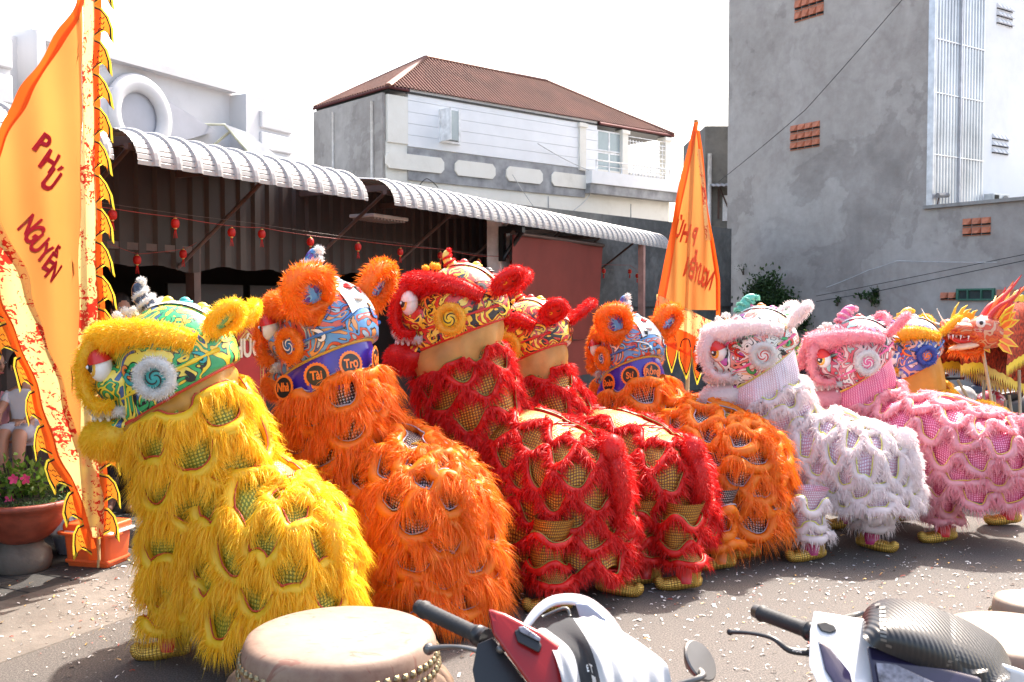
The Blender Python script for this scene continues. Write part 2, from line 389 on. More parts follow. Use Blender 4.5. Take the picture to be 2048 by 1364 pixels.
# ------------------------------------------------------------------ shop
WT = 1.2
shop = street_thing("shop_building", "dark brown corrugated shopfront with an open doorway under the awnings", "building", -7, WT)
b = MB(); s_end = s_at(984, WT)+7; door0, door1 = s_at(200, WT)+7, s_at(386, WT)+7
def corr(b, x0, x1, y, z0, z1, pitch=.2, dep=.03, wav=.02):
    n = int((x1-x0)/pitch); P = []
    for i in range(n+1):
        for d, h in ((0, 0), (.38, 0), (.5, 1), (.88, 1)):
            x = x0+(i+d)*pitch
            if x > x1: break
            P.append([(x, y-h*dep, z0+wav*math.sin(x*9)+wav*math.sin(x*4.1)), (x, y-h*dep, z1)])
    b.add(*grid(np.array(P))[:2])
corr(b, 0, s_end, 0, 2.07, 3.05); b.build("upper_cladding", mat("brown cladding", (.03, .017, .014), .5, var=.3, vs=2, bmp=.1), shop)
b = MB(); corr(b, 0, door0, .03, .05, 2.1); corr(b, s_end-1.6, s_end, .03, .05, 2.1); b.build("wall", M_brown, shop)
b = MB(); b.add(*b2(door0-.08, door0, -.02, .08, .05, 2.2)); b.add(*b2(door1, door1+.08, -.02, .08, .05, 2.2)); b.add(*b2(door0-.08, door1+.08, -.025, .085, 2.2, 2.26)); b.build("door_frame", M_steel, shop)
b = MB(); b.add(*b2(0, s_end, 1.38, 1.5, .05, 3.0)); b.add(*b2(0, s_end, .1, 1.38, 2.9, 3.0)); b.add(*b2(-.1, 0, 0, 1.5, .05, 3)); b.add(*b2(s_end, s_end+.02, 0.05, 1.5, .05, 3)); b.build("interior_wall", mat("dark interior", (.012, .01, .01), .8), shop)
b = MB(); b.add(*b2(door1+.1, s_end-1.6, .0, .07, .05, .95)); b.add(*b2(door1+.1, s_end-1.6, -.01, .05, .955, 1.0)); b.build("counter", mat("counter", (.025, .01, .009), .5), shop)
for a in np.arange(door1+.2, s_end-1.8, 1.1):
    b = MB(); b.add(*b2(a, a+1.0, .5, .53, 1.02, 1.95)); b.build("cabinet_door", mat("cabinet", (.02, .013, .012), .5), shop)
    b = MB(); b.add(*b2(a+.3, a+.7, .485, .5, 1.7, 1.71)); b.build("shelf_edge", mat("edge", (.1, .09, .09), .5), shop)
# pillar + bracket
ps = s_at(984, .45)
pil = street_thing("white_pillar", "white square pillar beside the red sunshade, black bracket on top", "pillar", ps, .45)
b = MB(); b.add(*bbox((.17, .0, 1.42), (.24, .2, 2.84), .01)); b.build("shaft", mat("pillar paint", (.85, .84, .84), .7), pil)
b = MB(); b.add(*b2(-.02, .06, -.42, -.1, 2.62, 2.70)); b.add(*b2(-.02, .06, -.16, -.1, 2.28, 2.62)); b.add(*tube([(.02, -.13, 2.3), (.02, -.4, 2.63)], .03, 6)); b.build("bracket", M_black, pil)
# red sunshade
t0, t1 = s_at(1026, .15), s_at(1206, .15)
shd = street_thing("sunshade", "large rust red rolled-down sunshade hanging below the awning edge", "sunshade", t0, .15)
L_ = t1-t0; P = []
for i in range(25):
    u = i/24; P.append([(u*L_-(v*.06 if u > .9 else 0), .02*math.sin(u*9)+v*.10*math.sin(u*2+.5), 2.62-v*1.35+.012*math.sin(u*22)) for v in np.linspace(0, 1, 12)])
b = MB(); V, F, U = grid(np.array(P)); b.add(V, F, 0, None, True); V2 = V+np.array([0, .006, 0]); b.add(V2, F[:, ::-1], 0, None, True)
M_tarp = mat("red tarpaulin", (.27, .05, .035), .7, var=.12, vs=2, transl=.35); b.build("sheet", M_tarp, shd)
b = MB(); b.add(*tube([(0, .0, 2.62), (L_, .0, 2.62)], .028, 8)); b.build("roller", M_steel, shd)
b = MB(); P = np.array([[(u*L_*.97, .04+.09*math.sin(u*2+.5)*1, z) for z in (1.26, .75)] for u in np.linspace(0, 1, 8)]); b.add(*grid(P)[:2]); b.build("lower_sheet", M_tarp, shd)
b = MB(); b.add(*tube([(-.02, .09, 1.265), (L_*.98, .12, 1.265)], .012, 6)); b.build("bottom_bar", M_steel, shd)
# pinkish post
pp_ = s_at(1283, .05)
post = street_thing("metal_post", "rusty pink steel post holding up the far end of the awning", "post", pp_, .05)
b = MB(); b.add(*b2(-.045, .045, -.045, .045, .05, 2.78)); b.build("shaft", mat("rust pink paint", (.36, .2, .17), .6, var=.25), post); b = MB(); b.add(*b2(-.09, .09, -.09, .09, .05, .07)); b.build("base_plate", M_steel, post)
# water bottle & cone-like speaker
wb = street_thing("water_dispenser", "blue water bottle on a pale stand behind the white pillar", "water bottle", s_at(1016, .5)+.12, .5)
b = MB(); b.add(*lathe([(.13, 1.95), (.14, 1.97), (.14, 2.06), (.125, 2.08), (.14, 2.1), (.14, 2.2), (.1, 2.27), (.04, 2.3)], 16)); b.build("bottle", mat("blue plastic", (.08, .32, .62), .2, var=.05), wb)
b = MB(); b.add(*bbox((0, 0, 1.1), (.3, .3, 1.7), .02)); b.build("stand", mat("pale plastic", (.6, .62, .65), .5), wb)
# vent lamp under the awning
vl = street_thing("ceiling_grille", "grey slatted box hanging under the middle awning", "vent", s_at(760, .5), .5)
b = MB(); b.add(*bbox((0, 0, 2.63), (.62, .3, .035), .008)); b.build("housing", mat("grille grey", (.42, .36, .34), .5), vl)
for i in range(10):
    b = MB(); b.add(*b2(-.28+i*.058, -.25+i*.058, -.13, .13, 2.595, 2.613)); b.build("slat", mat("slat grey", (.24, .2, .19), .5) if i == 0 else bpy.data.materials["slat grey"], vl)
# ------------------------------------------------------------------ red banner CHUC
M_red = mat("red board", (.42, .02, .018), .5, var=.1); M_gold = mat("gold print", (.62, .36, .10), .45, .2); M_cream2 = mat("cream print", (.75, .66, .48), .6)
bt = .95; bs = s_at(527, bt)
ban = street_thing("festival_banner", "red and gold greeting banner behind the yellow lion, lettered CHÚC", "banner", bs, bt)
zt, zb = z_at(527, 632, bt), .62
b = MB(); b.add(*b2(-1.15, 0, -.02, .0, zb, zt)); b.build("board", M_red, ban)
b = MB()
def frm(x0, x1, z0, z1, w_, y=-.024):
    for q in ((x0, x1, z0, z0+w_), (x0, x1, z1-w_, z1), (x0, x0+w_, z0+w_, z1-w_), (x1-w_, x1, z0+w_, z1-w_)): b.add(*b2(q[0], q[1], y, y+.004, q[2], q[3]))
frm(-1.12, -.03, zb+.03, zt-.03, .012); frm(-1.08, -.07, zb+.07, zt-.07, .006)
for i in range(24):
    z = zb+.08+i*.045
    if z < zt-.1:
        for xx in (-.062, -1.1): b.add(*b2(xx, xx+.025, -.024, -.021, z, z+.006)); b.add(*b2(xx+.02, xx+.025, -.0245, -.0211, z, z+.03))
for cx_ in (-.25, -.75):
    for k in range(3):
        b.add(*prism([(-.14+.04*k, 0), (0, .12-.035*k), (.14-.04*k, 0), (.12-.04*k, 0), (0, .10-.035*k), (-.12+.04*k, 0)], (cx_, -.023, zt-.24), (1, 0, 0), (0, 0, 1), (0, -1, 0), .004))
    for k in range(6):
        th = np.linspace(0, 5, 14); sgn = 1 if k % 2 else -1; x0 = cx_+sgn*(.17+.03*(k//2)); P = [(x0+sgn*.028*math.exp(-.2*a)*math.cos(a), -.023, zt-.12-.05*(k//2)+.028*math.exp(-.2*a)*math.sin(a)) for a in th]; b.add(*tube(P, .0035, 4))
b.build("gold_ornament", M_gold, ban)
V, F = text_geo("CHÚC", .23, .004, .72); b = MB(); b.add(xf(V, basis((-.31, -.026, z_at(500, 697, bt)), (1, 0, 0), (0, 0, 1), (0, -1, 0))), F); b.build("lettering", M_cream2, ban)
b = MB(); b.add(*b2(-1.2, .03, -.03, .03, zt, zt+.03)); b.build("rail", M_steel, ban)
b = MB()
for x in (-1.17, 0): b.add(*b2(x-.015, x+.015, -.0, .03, .05, zt))
b.build("stand_leg", M_steel, ban)
# ------------------------------------------------------------------ lanterns on strings
M_lan = mat("lantern red", (.62, .02, .012), .5, var=.12, transl=.3); M_gl = mat("lantern gold", (.75, .5, .15), .3, .7)
LT = .35
def lantern(px, py, t, label, sc=1.0):
    s = s_at(px, t); z = z_at(px, py, t); root = street_thing("lantern", label, "lantern", s, t, z, "little red lanterns strung under the awnings"); sc *= .66
    b = MB(); prof = [(.018, .045), (.034, .038), (.043, .02), (.045, 0), (.043, -.02), (.034, -.038), (.018, -.045)]
    th = np.arange(20)/20*2*math.pi; G = np.array([[(r*(1+(.07 if i % 2 else 0))*math.cos(a)*sc, r*(1+(.07 if i % 2 else 0))*math.sin(a)*sc, z_*sc*1.15) for i, a in enumerate(th)] for r, z_ in prof]); V, F, U = grid(G, cv=True); b.add(V, F[:, ::-1], 0, None, True); b.build("shade", M_lan, root)
    b = MB(); b.add(*lathe([(.019*sc, .05*sc), (.021*sc, .06*sc), (.012*sc, .066*sc)], 10)); b.add(*lathe([(.012*sc, -.066*sc), (.02*sc, -.06*sc), (.019*sc, -.05*sc)], 10)); b.build("cap", M_gl, root)
    b = MB(); b.add(*tube([(0, 0, .06*sc), (.004, 0, .09*sc)], .002, 4)); 
    for a in range(7): q = a/7*6.28; b.add(*tube([(.004*math.cos(q), .004*math.sin(q), -.062*sc), (.008*math.cos(q), .008*math.sin(q), -.10*sc), (.014*math.cos(q+.4), .01*math.sin(q), -.165*sc)], .0035*sc, 4))
    b.build("tassel", M_lan, root); return root
LL = [(228, 430, "left end of the string, right next to the big orange flag"), (353, 447, "second from the left on the upper string, beside the slanting strut"), (465, 465, "third from the left on the upper string, above the empty dark wall"), (525, 468, "fourth from the left, close to its left neighbour"), (622, 484, "hanging over the first orange lion's horn"), (717, 494, "hanging over the first orange lion's right ear"), (801, 504, "hanging left of the big red lion's head"), (881, 511, "directly above the big red lion's forehead"), (957, 525, "just left of the white pillar"), (1025, 525, "in front of the blue water bottle"), (1092, 528, "left one over the red sunshade"), (1152, 538, "right one over the red sunshade"), (1207, 542, "just past the right edge of the red sunshade"), (1259, 543, "left of the pink steel post"), (1274, 552, "touching the pink steel post, lower one")]
for px, py, lb in LL: lantern(px, py, LT, "small red lantern "+lb)
lantern(276, 520, 1.0, "small red lantern on the sagging lower string, in the dark doorway"); lantern(368, 508, 1.0, "small red lantern on the lower string at the doorway's right jamb")
def cable(name, label, pts, r=.003, m=M_black, sag=0, cat="cable", group=None):
    b = MB(); P = []
    for i in range(len(pts)-1):
        a, c = Vector(pts[i]), Vector(pts[i+1])
        for k in range(8 if i < len(pts)-2 else 9): f = k/8; q = a.lerp(c, f); q.z -= sag*4*f*(1-f); P.append(tuple(q))
    b.add(*tube(P, r, 5, cap=False)); o = b.build(name, m); o0 = Vector(pts[0]); o.data.transform(Matrix.Translation(-o0)); o.location = o0
    return tag(o, label, cat, group)
def lp(px, py, t): return SP(s_at(px, t), t, z_at(px, py, t))
M_cord = mat("red cord", (.3, .03, .02), .6)
cable("lantern_string", "red cord carrying the row of lanterns under the awnings", [lp(100, 398, LT)]+[lp(px, py-13, LT) for px, py, _ in LL], .003, M_cord, .004, "string")
cable("lantern_string", "thin dark wire running just above the lantern row", [lp(100, 388, LT), lp(500, 445, LT), lp(800, 486, LT), lp(1060, 520, LT), lp(1280, 545, LT)], .002, M_steel, .01, "string")
cable("lantern_string", "sagging cord with two lanterns across the dark doorway", [lp(205, 480, 1.0), lp(276, 508, 1.0), lp(368, 498, 1.0), lp(395, 485, 1.0)], .002, M_cord, .005, "string")
# ------------------------------------------------------------------ white building behind the awnings
BT = 2.6
wbld = street_thing("white_building", "white painted building with a round plaster emblem and stepped pillars above the awnings", "building", 0, BT)
def ws(px): return s_at(px, BT)
def wz(px, py): return z_at(px, py, BT)
b = MB(); b.add(*b2(-9, ws(568), .12, 3.5, 0, wz(400, 160)-.02)); b.build("wall", M_wb, wbld)
b = MB(); b.add(*b2(ws(75), ws(483), .0, .4, wz(400, 160)-.02, wz(400, 160)+.06)); b.build("parapet", M_wb, wbld)
b = MB(); b.add(*b2(ws(480), ws(568), -.12, .4, 2.8, wz(520, 200))); b.build("pillar", M_wb, wbld)
b = MB(); b.add(*b2(ws(62), ws(80), -.14, .4, 2.8, wz(70, 65))); b.add(*b2(-9, ws(11), -.12, .4, 2.8, wz(5, 45))); b.build("pillar", M_wb, wbld)
for i in range(5):
    for (x0, x1, zt_, h) in ((ws(506), ws(568)-.0, wz(530, 200), .24), (ws(-150), ws(12), wz(5, 45), .3)):
        b = MB(); z1 = zt_-.16-i*h; b.add(*bbox(((x0+x1)/2, -.13, z1-h*.42), (x1-x0, .05, h*.82), .012, 1)); b.build("plaster_panel", M_wb, wbld)
cs_, cz_ = ws(291), wz(291, 232); R1 = (ws(345)-ws(235))/2
th = np.linspace(0, 2*math.pi, 41)[:-1]
b = MB(); b.add(*prism([(math.cos(a)*R1*.86, math.sin(a)*R1*.86) for a in th], (cs_, .11, cz_), (1, 0, 0), (0, 0, 1), (0, -1, 0), .06)); b.build("round_emblem", M_bluewhite, wbld)
b = MB(); P = [(cs_+math.cos(a)*R1*.93, .05, cz_+math.sin(a)*R1*.93) for a in th]; b.add(*tube(P, .06, 8, closed=True, sq=(1, 1.6)));  b.build("emblem_ring", M_wb, wbld)
for pts in ([(343, 200), (430, 255), (438, 262), (345, 290)], [(240, 175), (196, 170), (196, 250), (246, 265)]):
    b = MB(); b.add(*prism([(ws(a), wz(a, c)) for a, c in pts][::-1], (0, .07, 0), (1, 0, 0), (0, 0, 1), (0, -1, 0), .1)); b.build("plaster_fin", M_bluewhite, wbld)
b = MB(); b.add(*prism([(ws(a), wz(a, c)) for a, c in [(425, 252), (470, 268), (535, 320), (478, 318)]][::-1], (0, -.2, 0), (1, 0, 0), (0, 0, 1), (0, -1, 0), .03)); b.build("lean_to_sheet", mat("polycarbonate", (.6, .62, .66), .4), wbld)
b = MB(); P = [(ws(425)+.02, .1, wz(438, 250)), (ws(425), -.2, wz(425, 252)), (ws(478), -.22, wz(478, 316))]; b.add(*tube(P, .015, 5)); b.add(*tube([(ws(435), .1, wz(400, 290)), (ws(440), -.18, wz(425, 262))], .015, 5)); b.build("lean_to_frame", mat("pale yellow tube", (.7, .68, .5), .5), wbld)
# ------------------------------------------------------------------ house with hipped roof
HD = Vector((.755, .656, 0)).normalized(); HN = Vector((-HD.y, HD.x, 0)); HO = Vector((-2.46, 24, 0)); HA = math.atan2(HD.y, HD.x)
def hs(px):
    k = (px-1024)/FPX; return (k*HO.y-HO.x)/(HD.x-HD.y*k)
def hz(px, py): return WP(px, py, (HO+HD*hs(px)).y).z
house = thing("hip_roofed_house", "two storey house with rust red hipped roof and white boarded upper wall", "house", HO, HA)
HL, HW = hs(1340), 3.3
M_hip = mat("rust red roof sheet", (.135, .05, .034), .85, var=.22, vs=1.5); M_trim = mat("maroon trim", (.09, .012, .012), .5)
M_sid = mat("white cladding board", (.84, .85, .87), .5, var=.04, vs=2)
b = MB(); b.add(*b2(-.62, HL, .06, HW, 0, 5.6)); b.build("wall", M_cream, house)
b = MB(); b.add(*b2(-.6, -.02, .02, HW-.2, 5.6, hz(790, 185)-.05)); b.build("side_wall", M_cream, house)
b = MB(); b.add(*b2(-.7, -.62, .1, HW, 0, 6.75)); b.build("end_wall", M_grey, house)
zb_, zt_ = 5.55, 6.92
nb = 5; xs1 = hs(1195)
for i in range(nb):
    b = MB(); h = (zt_-zb_)/nb; b.add(*box((xs1/2-.02, .035-.004, zb_+h*(i+.5)), (xs1, .03, h-.008))); b.build("cladding_board", M_sid, house)
b = MB(); b.add(*b2(-.02, xs1, .05, .12, zb_, zt_)); b.build("board_backing", M_sid, house)
b = MB(); b.add(*b2(-.02, hs(1170), .01, .06, 4.75, zb_-.02)); b.build("cement_band", M_stain, house)
for a, c in ((772, 888), (910, 990), (1012, 1084), (1102, 1176)):
    x0, x1 = hs(a), hs(c); z0, z1 = 4.98, 5.36; q = .1; b = MB()
    b.add(*prism([(x0+q, z0), (x1-q, z0), (x1, z0+q), (x1, z1-q), (x1-q, z1), (x0+q, z1), (x0, z1-q), (x0, z0+q)], (0, -.01, 0), (1, 0, 0), (0, 0, 1), (0, -1, 0), .04)); b.build("cream_panel", M_cream, house)
for x in (-.3, 4.6, 7.9):
    b = MB(); b.add(*b2(x, x+.02, .045, .06, 2.5, 4.7)); b.build("wall_crack_strip", M_stain, house)
# roof planes corrugated
s1, s2 = hs(880), hs(1172)-.0; rz = 8.25; ez = 6.9; ex0, ex1, ey0, ey1 = -.64, HL+.05, -.06, HW+.1; ry = HW/2; s1 = 1.7
def roofplane(b, A, B, C, D, pitch=.11):
    """A-B eave, D-C ridge; ribs run up the slope"""
    A, B, C, D = [np.array(q, dtype=float) for q in (A, B, C, D)]; e = nz(B-A); L = np.linalg.norm(B-A); n = int(L/pitch*4)
    up = nz(np.cross(e, nz(np.cross(B-A, D-A)))); up = up if up[2] > 0 else -up; nrm = nz(np.cross(e, up)); nrm = nrm if nrm[2] > 0 else -nrm
    H = np.dot(D-A, up); d0 = np.dot(D-A, e); c0 = np.dot(C-A, e); P = []
    for i in range(n+1):
        x = L*i/n
        if x < d0: h = H*x/max(d0, 1e-6)
        elif x > c0: h = H*(L-x)/max(L-c0, 1e-6)
        else: h = H
        hh = (0, 1, 1, 0)[i % 4]*.03; P.append([A+e*x+nrm*hh, A+e*x+up*max(h, .01)+nrm*hh])
    b.add(*grid(np.array(P))[:2])
b = MB()
roofplane(b, (ex0, ey0, ez), (ex1, ey0, ez), (s2, ry, rz), (s1, ry, rz)); rf = b.build("roof", M_hip, house)
b = MB(); roofplane(b, (ex1, ey1, ez), (ex0, ey1, ez), (s1, ry, rz), (s2, ry, rz)); roofplane(b, (ex0, ey1, ez), (ex0, ey0, ez), (s1, ry, rz), (s1, ry, rz)); roofplane(b, (ex1, ey0, ez), (ex1, ey1, ez), (s2, ry, rz), (s2, ry, rz)); b.build("roof_back", M_hip, rf)
b = MB()
for a, c in (((ex0, ey0, ez), (s1, ry, rz)), ((s1, ry, rz), (s2, ry, rz)), ((s2, ry, rz), (ex1, ey0, ez)), ((s2, ry, rz), (ex1, ey1, ez)), ((s1, ry, rz), (ex0, ey1, ez))):
    b.add(*tube([a, c], .09, 6, sq=(1, .6)))
b.build("ridge_cap", mat("ridge cap", (.2, .085, .06), .5), rf)
b = MB(); b.add(*tube([(ex0, ey1, ez-.04), (ex0, ey0, ez-.04), (ex0+.6, ey0, ez-.04)], .035, 6)); b.add(*tube([(xs1, ey0, ez-.04), (ex1, ey0, ez-.04), (ex1, ey1, ez-.04)], .045, 6)); b.build("gutter", M_trim, rf)
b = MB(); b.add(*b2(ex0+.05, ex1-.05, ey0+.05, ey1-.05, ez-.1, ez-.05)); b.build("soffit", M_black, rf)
M_glass = mat("window glass", (.35, .42, .44), .08, 0, .5, .05); M_frame = mat("white frame", (.8, .81, .82), .35)
# casement
x0, x1, z0, z1 = hs(880), hs(921), hz(900, 287), hz(900, 222); b = MB()
for q in ((x0, x0+.05, z0, z1), (x1-.05, x1, z0, z1), (x0+.05, x1-.05, z0, z0+.05), (x0+.05, x1-.05, z1-.05, z1)): b.add(*b2(q[0], q[1], -.03, .02, q[2], q[3]))
wn = b.build("window", M_frame, house); b = MB(); b.add(*b2(x0+.05, x1-.05, -.012, -.004, z0+.05, z1-.05)); b.build("pane", mat("dark glass", (.05, .06, .07), .06, coat=.5), wn)
b = MB(); mid = x0+.02; b.add(*b2(mid, mid+.03, -.42, -.03, z0+.02, z1)); b.add(*b2(mid+.35, mid+.40, -.3, -.26, z0+.02, z1)); sash = b.build("open_sash", M_frame, wn)
b = MB(); b.add(*b2(mid+.001, mid+.36, -.28, -.26, z0+.04, z1-.04)); b.build("pane", M_glass, wn)
# veranda right part
zv = hz(1250, 352)
b = MB(); b.add(*b2(hs(1170), HL+.25, -.25, .05, zv-.35, zv)); b.build("balcony_slab", M_white, house)
b = MB(); b.add(*b2(hs(1170), HL+.2, -.2, .05, zv-.62, zv-.35)); b.build("slab_band", M_stain, house)
for a in (1163, 1247, 1332):
    b = MB(); xa = hs(a); b.add(*b2(xa-.12, xa+.12, -.05, .2, zv, ez-.1)); b.add(*b2(xa-.16, xa+.16, -.09, .24, ez-.22, ez-.12)); b.build("column", M_cream, house)
x0, x1 = hs(1172), hs(1243)
for i in range(3):
    for j in range(2):
        a = x0+(x1-x0)*i/3; c = a+(x1-x0)/3; zz0 = zv+(ez-.2-zv)*(.0 if j == 0 else .52); zz1 = zv+(ez-.2-zv)*(.5 if j == 0 else 1)
        b = MB(); 
        for q in ((a, a+.03, zz0, zz1), (c-.03, c, zz0, zz1), (a+.03, c-.03, zz0, zz0+.04), (a+.03, c-.03, zz1-.04, zz1)): b.add(*b2(q[0], q[1], .05, .09, q[2], q[3]))
        w_ = b.build("window", M_frame, house); b = MB(); b.add(*b2(a+.03, c-.03, .065, .07, zz0+.04, zz1-.04)); b.build("pane", M_glass, w_)
b = MB(); b.add(*b2(hs(1172), HL+.1, 1.8, 1.9, zv, ez-.1)); b.build("back_wall", M_white, house)
x0, x1 = hs(1252), hs(1328)
for i in range(14):
    b = MB(); x = x0+(x1-x0)*i/13; b.add(*b2(x-.012, x+.012, -.02, .005, zv+.02, ez-.35)); b.build("grille_bar", M_frame, house)
for i in range(9):
    b = MB(); z = zv+.1+i*.13; b.add(*b2(x0, x1, -.03, -.021, z, z+.02)); b.build("grille_rail", M_frame, house)
b = MB(); b.add(*tube([(hs(1180), -.22, zv+.3), (HL+.22, -.22, zv+.3)], .02, 6)); b.add(*tube([(hs(1180), -.22, zv+.15), (HL+.22, -.22, zv+.15)], .012, 6))
for i in range(8): xx = hs(1180)+(HL+.2-hs(1180))*i/7; b.add(*tube([(xx, -.22, zv), (xx, -.22, zv+.3)], .014, 6))
b.build("balcony_railing", M_frame, house)
b = MB(); b.add(*tube([(-.73, .5, 0), (-.73, .5, 6.6)], .04, 8)); b.add(*tube([(-.72, 2.3, 3), (-.72, 2.3, 6.6)], .03, 8)); b.build("downpipe", M_frame, house)
b = MB(); b.add(*b2(-2.0, -.7, 3.2, 3.3, 0, 4.9)); b.build("rear_parapet", M_grey, house); b = MB(); b.add(*tube([(-2, 3.2, 5.0), (-.72, 3.2, 5.1)], .02, 6)); b.build("parapet_rail", M_frame, house)
def hp(px, py, off=-.1): return HO+HD*hs(px)+HN*off+Vector((0, 0, hz(px, py)))
M_wire = mat("pale cable", (.5, .5, .5), .6)
cable("overhead_cable", "pale cable slanting down the white boarded wall to the balcony", [hp(1070, 288), hp(1185, 347), hp(1345, 395)], .012, M_wire, .05, group="cables on the house wall")
cable("overhead_cable", "looped cable hanging below the balcony corner", [hp(1195, 350), hp(1150, 415), hp(1090, 432)], .012, M_wire, .12, group="cables on the house wall")
cable("overhead_cable", "dark cable loop at the left end of the cream wall", [hp(835, 372), hp(850, 358), hp(872, 376)], .012, M_black, -.03, group="cables on the house wall")
cable("overhead_cable", "cable running down the cream wall between the panels", [hp(1020, 350), hp(1065, 418)], .01, M_wire, .02, group="cables on the house wall")
# ------------------------------------------------------------------ stained wall between house and tower
dw0, dw1 = WP(1195, 600, 17.5), WP(1462, 600, 21); dd = (dw1-dw0); dd.z = 0; dl = dd.length
dwl = thing("boundary_wall", "mould stained grey concrete wall behind the far end of the awning", "wall", (dw0.x, dw0.y, 0), math.atan2(dd.y, dd.x))
b = MB(); b.add(*b2(-3, dl, 0, .2, 0, 3.35)); b.build("wall", M_dirty, dwl)
b = MB(); b.add(*b2(-3, dl, -.05, .0, 1.72, 1.8)); b.build("ledge", M_dirty, dwl)
for i in range(3):
    for j in range(4):
        b = MB(); x = dl*.47+j*.2; z = 1.87+i*.13; 
        for q in ((x, x+.19, z, z+.025), (x, x+.19, z+.1, z+.125), (x, x+.025, z+.025, z+.1), (x+.165, x+.19, z+.025, z+.1)): b.add(*b2(q[0], q[1], -.04, -.002, q[2], q[3]))
        o = b.build("vent_block", M_stain, dwl); b = MB(); b.add(*b2(x+.025, x+.165, -.006, -.001, z+.025, z+.1)); b.build("opening", M_black, o)
# ------------------------------------------------------------------ grey tower at the right
TD = Vector((.553, -.833, 0)).normalized(); TO = WP(1453, 600, 22); TO.z = 0; TA = math.atan2(TD.y, TD.x)
def tu(px):
    k = (px-1024)/FPX; return (k*TO.y-TO.x)/(TD.x-TD.y*k)
def tz(px, py): return WP(px, py, (TO+TD*tu(px)).y).z
tower = thing("grey_tower_building", "tall unpainted grey rendered building with orange brick vents", "building", TO, TA)
U1 = tu(1856); zl = 3.5
b = MB(); b.add(*b2(0, U1, 0, .15, zl, 10.2)); b.build("upper_wall", M_grey, tower)
b = MB(); b.add(*b2(0, 11, .0, 7, 0, zl)); b.build("lower_wall", M_grey, tower)
M_clay = mat("terracotta block", (.5, .17, .09), .75, var=.18, vs=14)
def ventbrick(root, x0, x1, z0, z1, nx, nz_, m, y=0, back=M_black, dirn=-1):
    wdx = (x1-x0)/nx; hz_ = (z1-z0)/nz_
    for i in range(nx):
        for j in range(nz_):
            a = x0+i*wdx+.008; c = x0+(i+1)*wdx-.008; p = z0+j*hz_+.008; q = z0+(j+1)*hz_-.008; b = MB()
            V = [(a, y-.012, q), (c, y-.012, q), (a, y-.012, p+.3*(q-p)), (c, y-.012, p+.3*(q-p)), (a+.2*wdx, y-.075, p+.25*(q-p)), (c-.2*wdx, y-.075, p+.25*(q-p)), (a, y+.0, q), (c, y, q), (a, y, p+.35*(q-p)), (c, y, p+.35*(q-p))]
            b.add(V, [[0, 2, 3, 1], [0, 1, 5, 4], [0, 4, 2], [1, 3, 5], [2, 4, 5, 3], [6, 0, 1, 7], [6, 8, 2, 0], [7, 1, 3, 9]]); b.add(*b2(a, c, y-.02, y-.001, p, p+.07*(q-p)))
            o = b.build("vent_brick", m, root); b = MB(); b.add(*b2(a, c, y-.009, y-.002, p+.07*(q-p), p+.32*(q-p))); b.build("opening", back, o)
ventbrick(tower, tu(1577), tu(1636), tz(1606, 298), tz(1606, 246), 4, 3, M_clay)
ventbrick(tower, tu(1583), tu(1641), tz(1612, 38), tz(1612, -30), 4, 3, M_clay)
ventbrick(tower, tu(1922), tu(1979), tz(1950, 472), tz(1950, 435), 3, 2, M_clay)
ventbrick(tower, tu(1880), tu(1912), tz(1895, 601), tz(1895, 584), 2, 1, M_clay); ventbrick(tower, tu(1992), tu(2032), tz(2012, 597), tz(2012, 578), 2, 1, M_clay)
M_green = mat("green frame", (.05, .16, .11), .5); x0, x1, z0, z1 = tu(1914), tu(1990), tz(1950, 601), tz(1950, 577); b = MB()
for q in ((x0, x0+.04, z0, z1), (x1-.04, x1, z0, z1), (x0+.04, x1-.04, z0, z0+.03), (x0+.04, x1-.04, z1-.03, z1), (x0+.2, x0+.22, z0+.03, z1-.03), (x0+.45, x0+.47, z0+.03, z1-.03)): b.add(*b2(q[0], q[1], -.05, -.005, q[2], q[3]))
gw = b.build("window", M_green, tower); b = MB(); b.add(*b2(x0+.04, x1-.04, -.012, -.003, z0+.03, z1-.03)); b.build("pane", mat("murky glass", (.05, .07, .07), .2), gw)
b = MB(); b.add(*b2(U1-.1, 11, -.06, 0, zl-.03, zl+.03)); b.add(*b2(U1+.02, 11, 0, 3, zl-.03, zl+.03)); b.build("ledge", mat("ledge cement", (.3, .29, .28), .8), tower)
# metal-clad recess and white wall
ED = Vector((.83, .557, 0)).normalized(); EO = TO+TD*(U1-.0)+Vector((0, 0, 0)); EA = math.atan2(ED.y, ED.x)
ann = thing("white_annex_building", "white painted building face with a tall corrugated metal strip, above the grey ledge", "building", (EO.x, EO.y, zl+.03), EA)
def eu(px):
    k = (px-1024)/FPX; return (k*EO.y-EO.x)/(ED.x-ED.y*k)
def ez_(px, py): return WP(px, py, (EO+ED*eu(px)).y).z-zl-.03
V1 = eu(1958)
b = MB(); b.add(*b2(V1+.01, 9, .06, 5, 0, 6.6)); b.build("wall", M_white, ann)
b = MB(); n = 17; P = []
for i in range(n):
    for d, h in ((0, 0), (.4, 0), (.55, 1), (.85, 1)): P.append([(.03+(i+d)*(V1-.03)/n, -h*.035, 0), (.03+(i+d)*(V1-.03)/n, -h*.035, 6.6)])
b.add(*grid(np.array(P))[:2]); b.build("metal_strip", mat("galvanised sheet", (.62, .63, .66), .3, .75, 0, .2, 1.2, .1), ann)
for z in (.9, 2.0, 2.95, 3.9):
    b = MB(); b.add(*b2(.05, V1, -.045, -.037, z, z+.02)); b.build("seam", mat("seam%d" % int(z), (.7, .7, .73), .3, .6), ann)
b = MB(); b.add(*b2(V1*.5-.012, V1*.5+.012, -.075, -.04, 0, 6.6)); b.add(*b2(-.02, .03, -.06, .06, 0, 6.6)); b.build("corner_flashing", mat("flashing", (.6, .61, .66), .35, .6), ann)
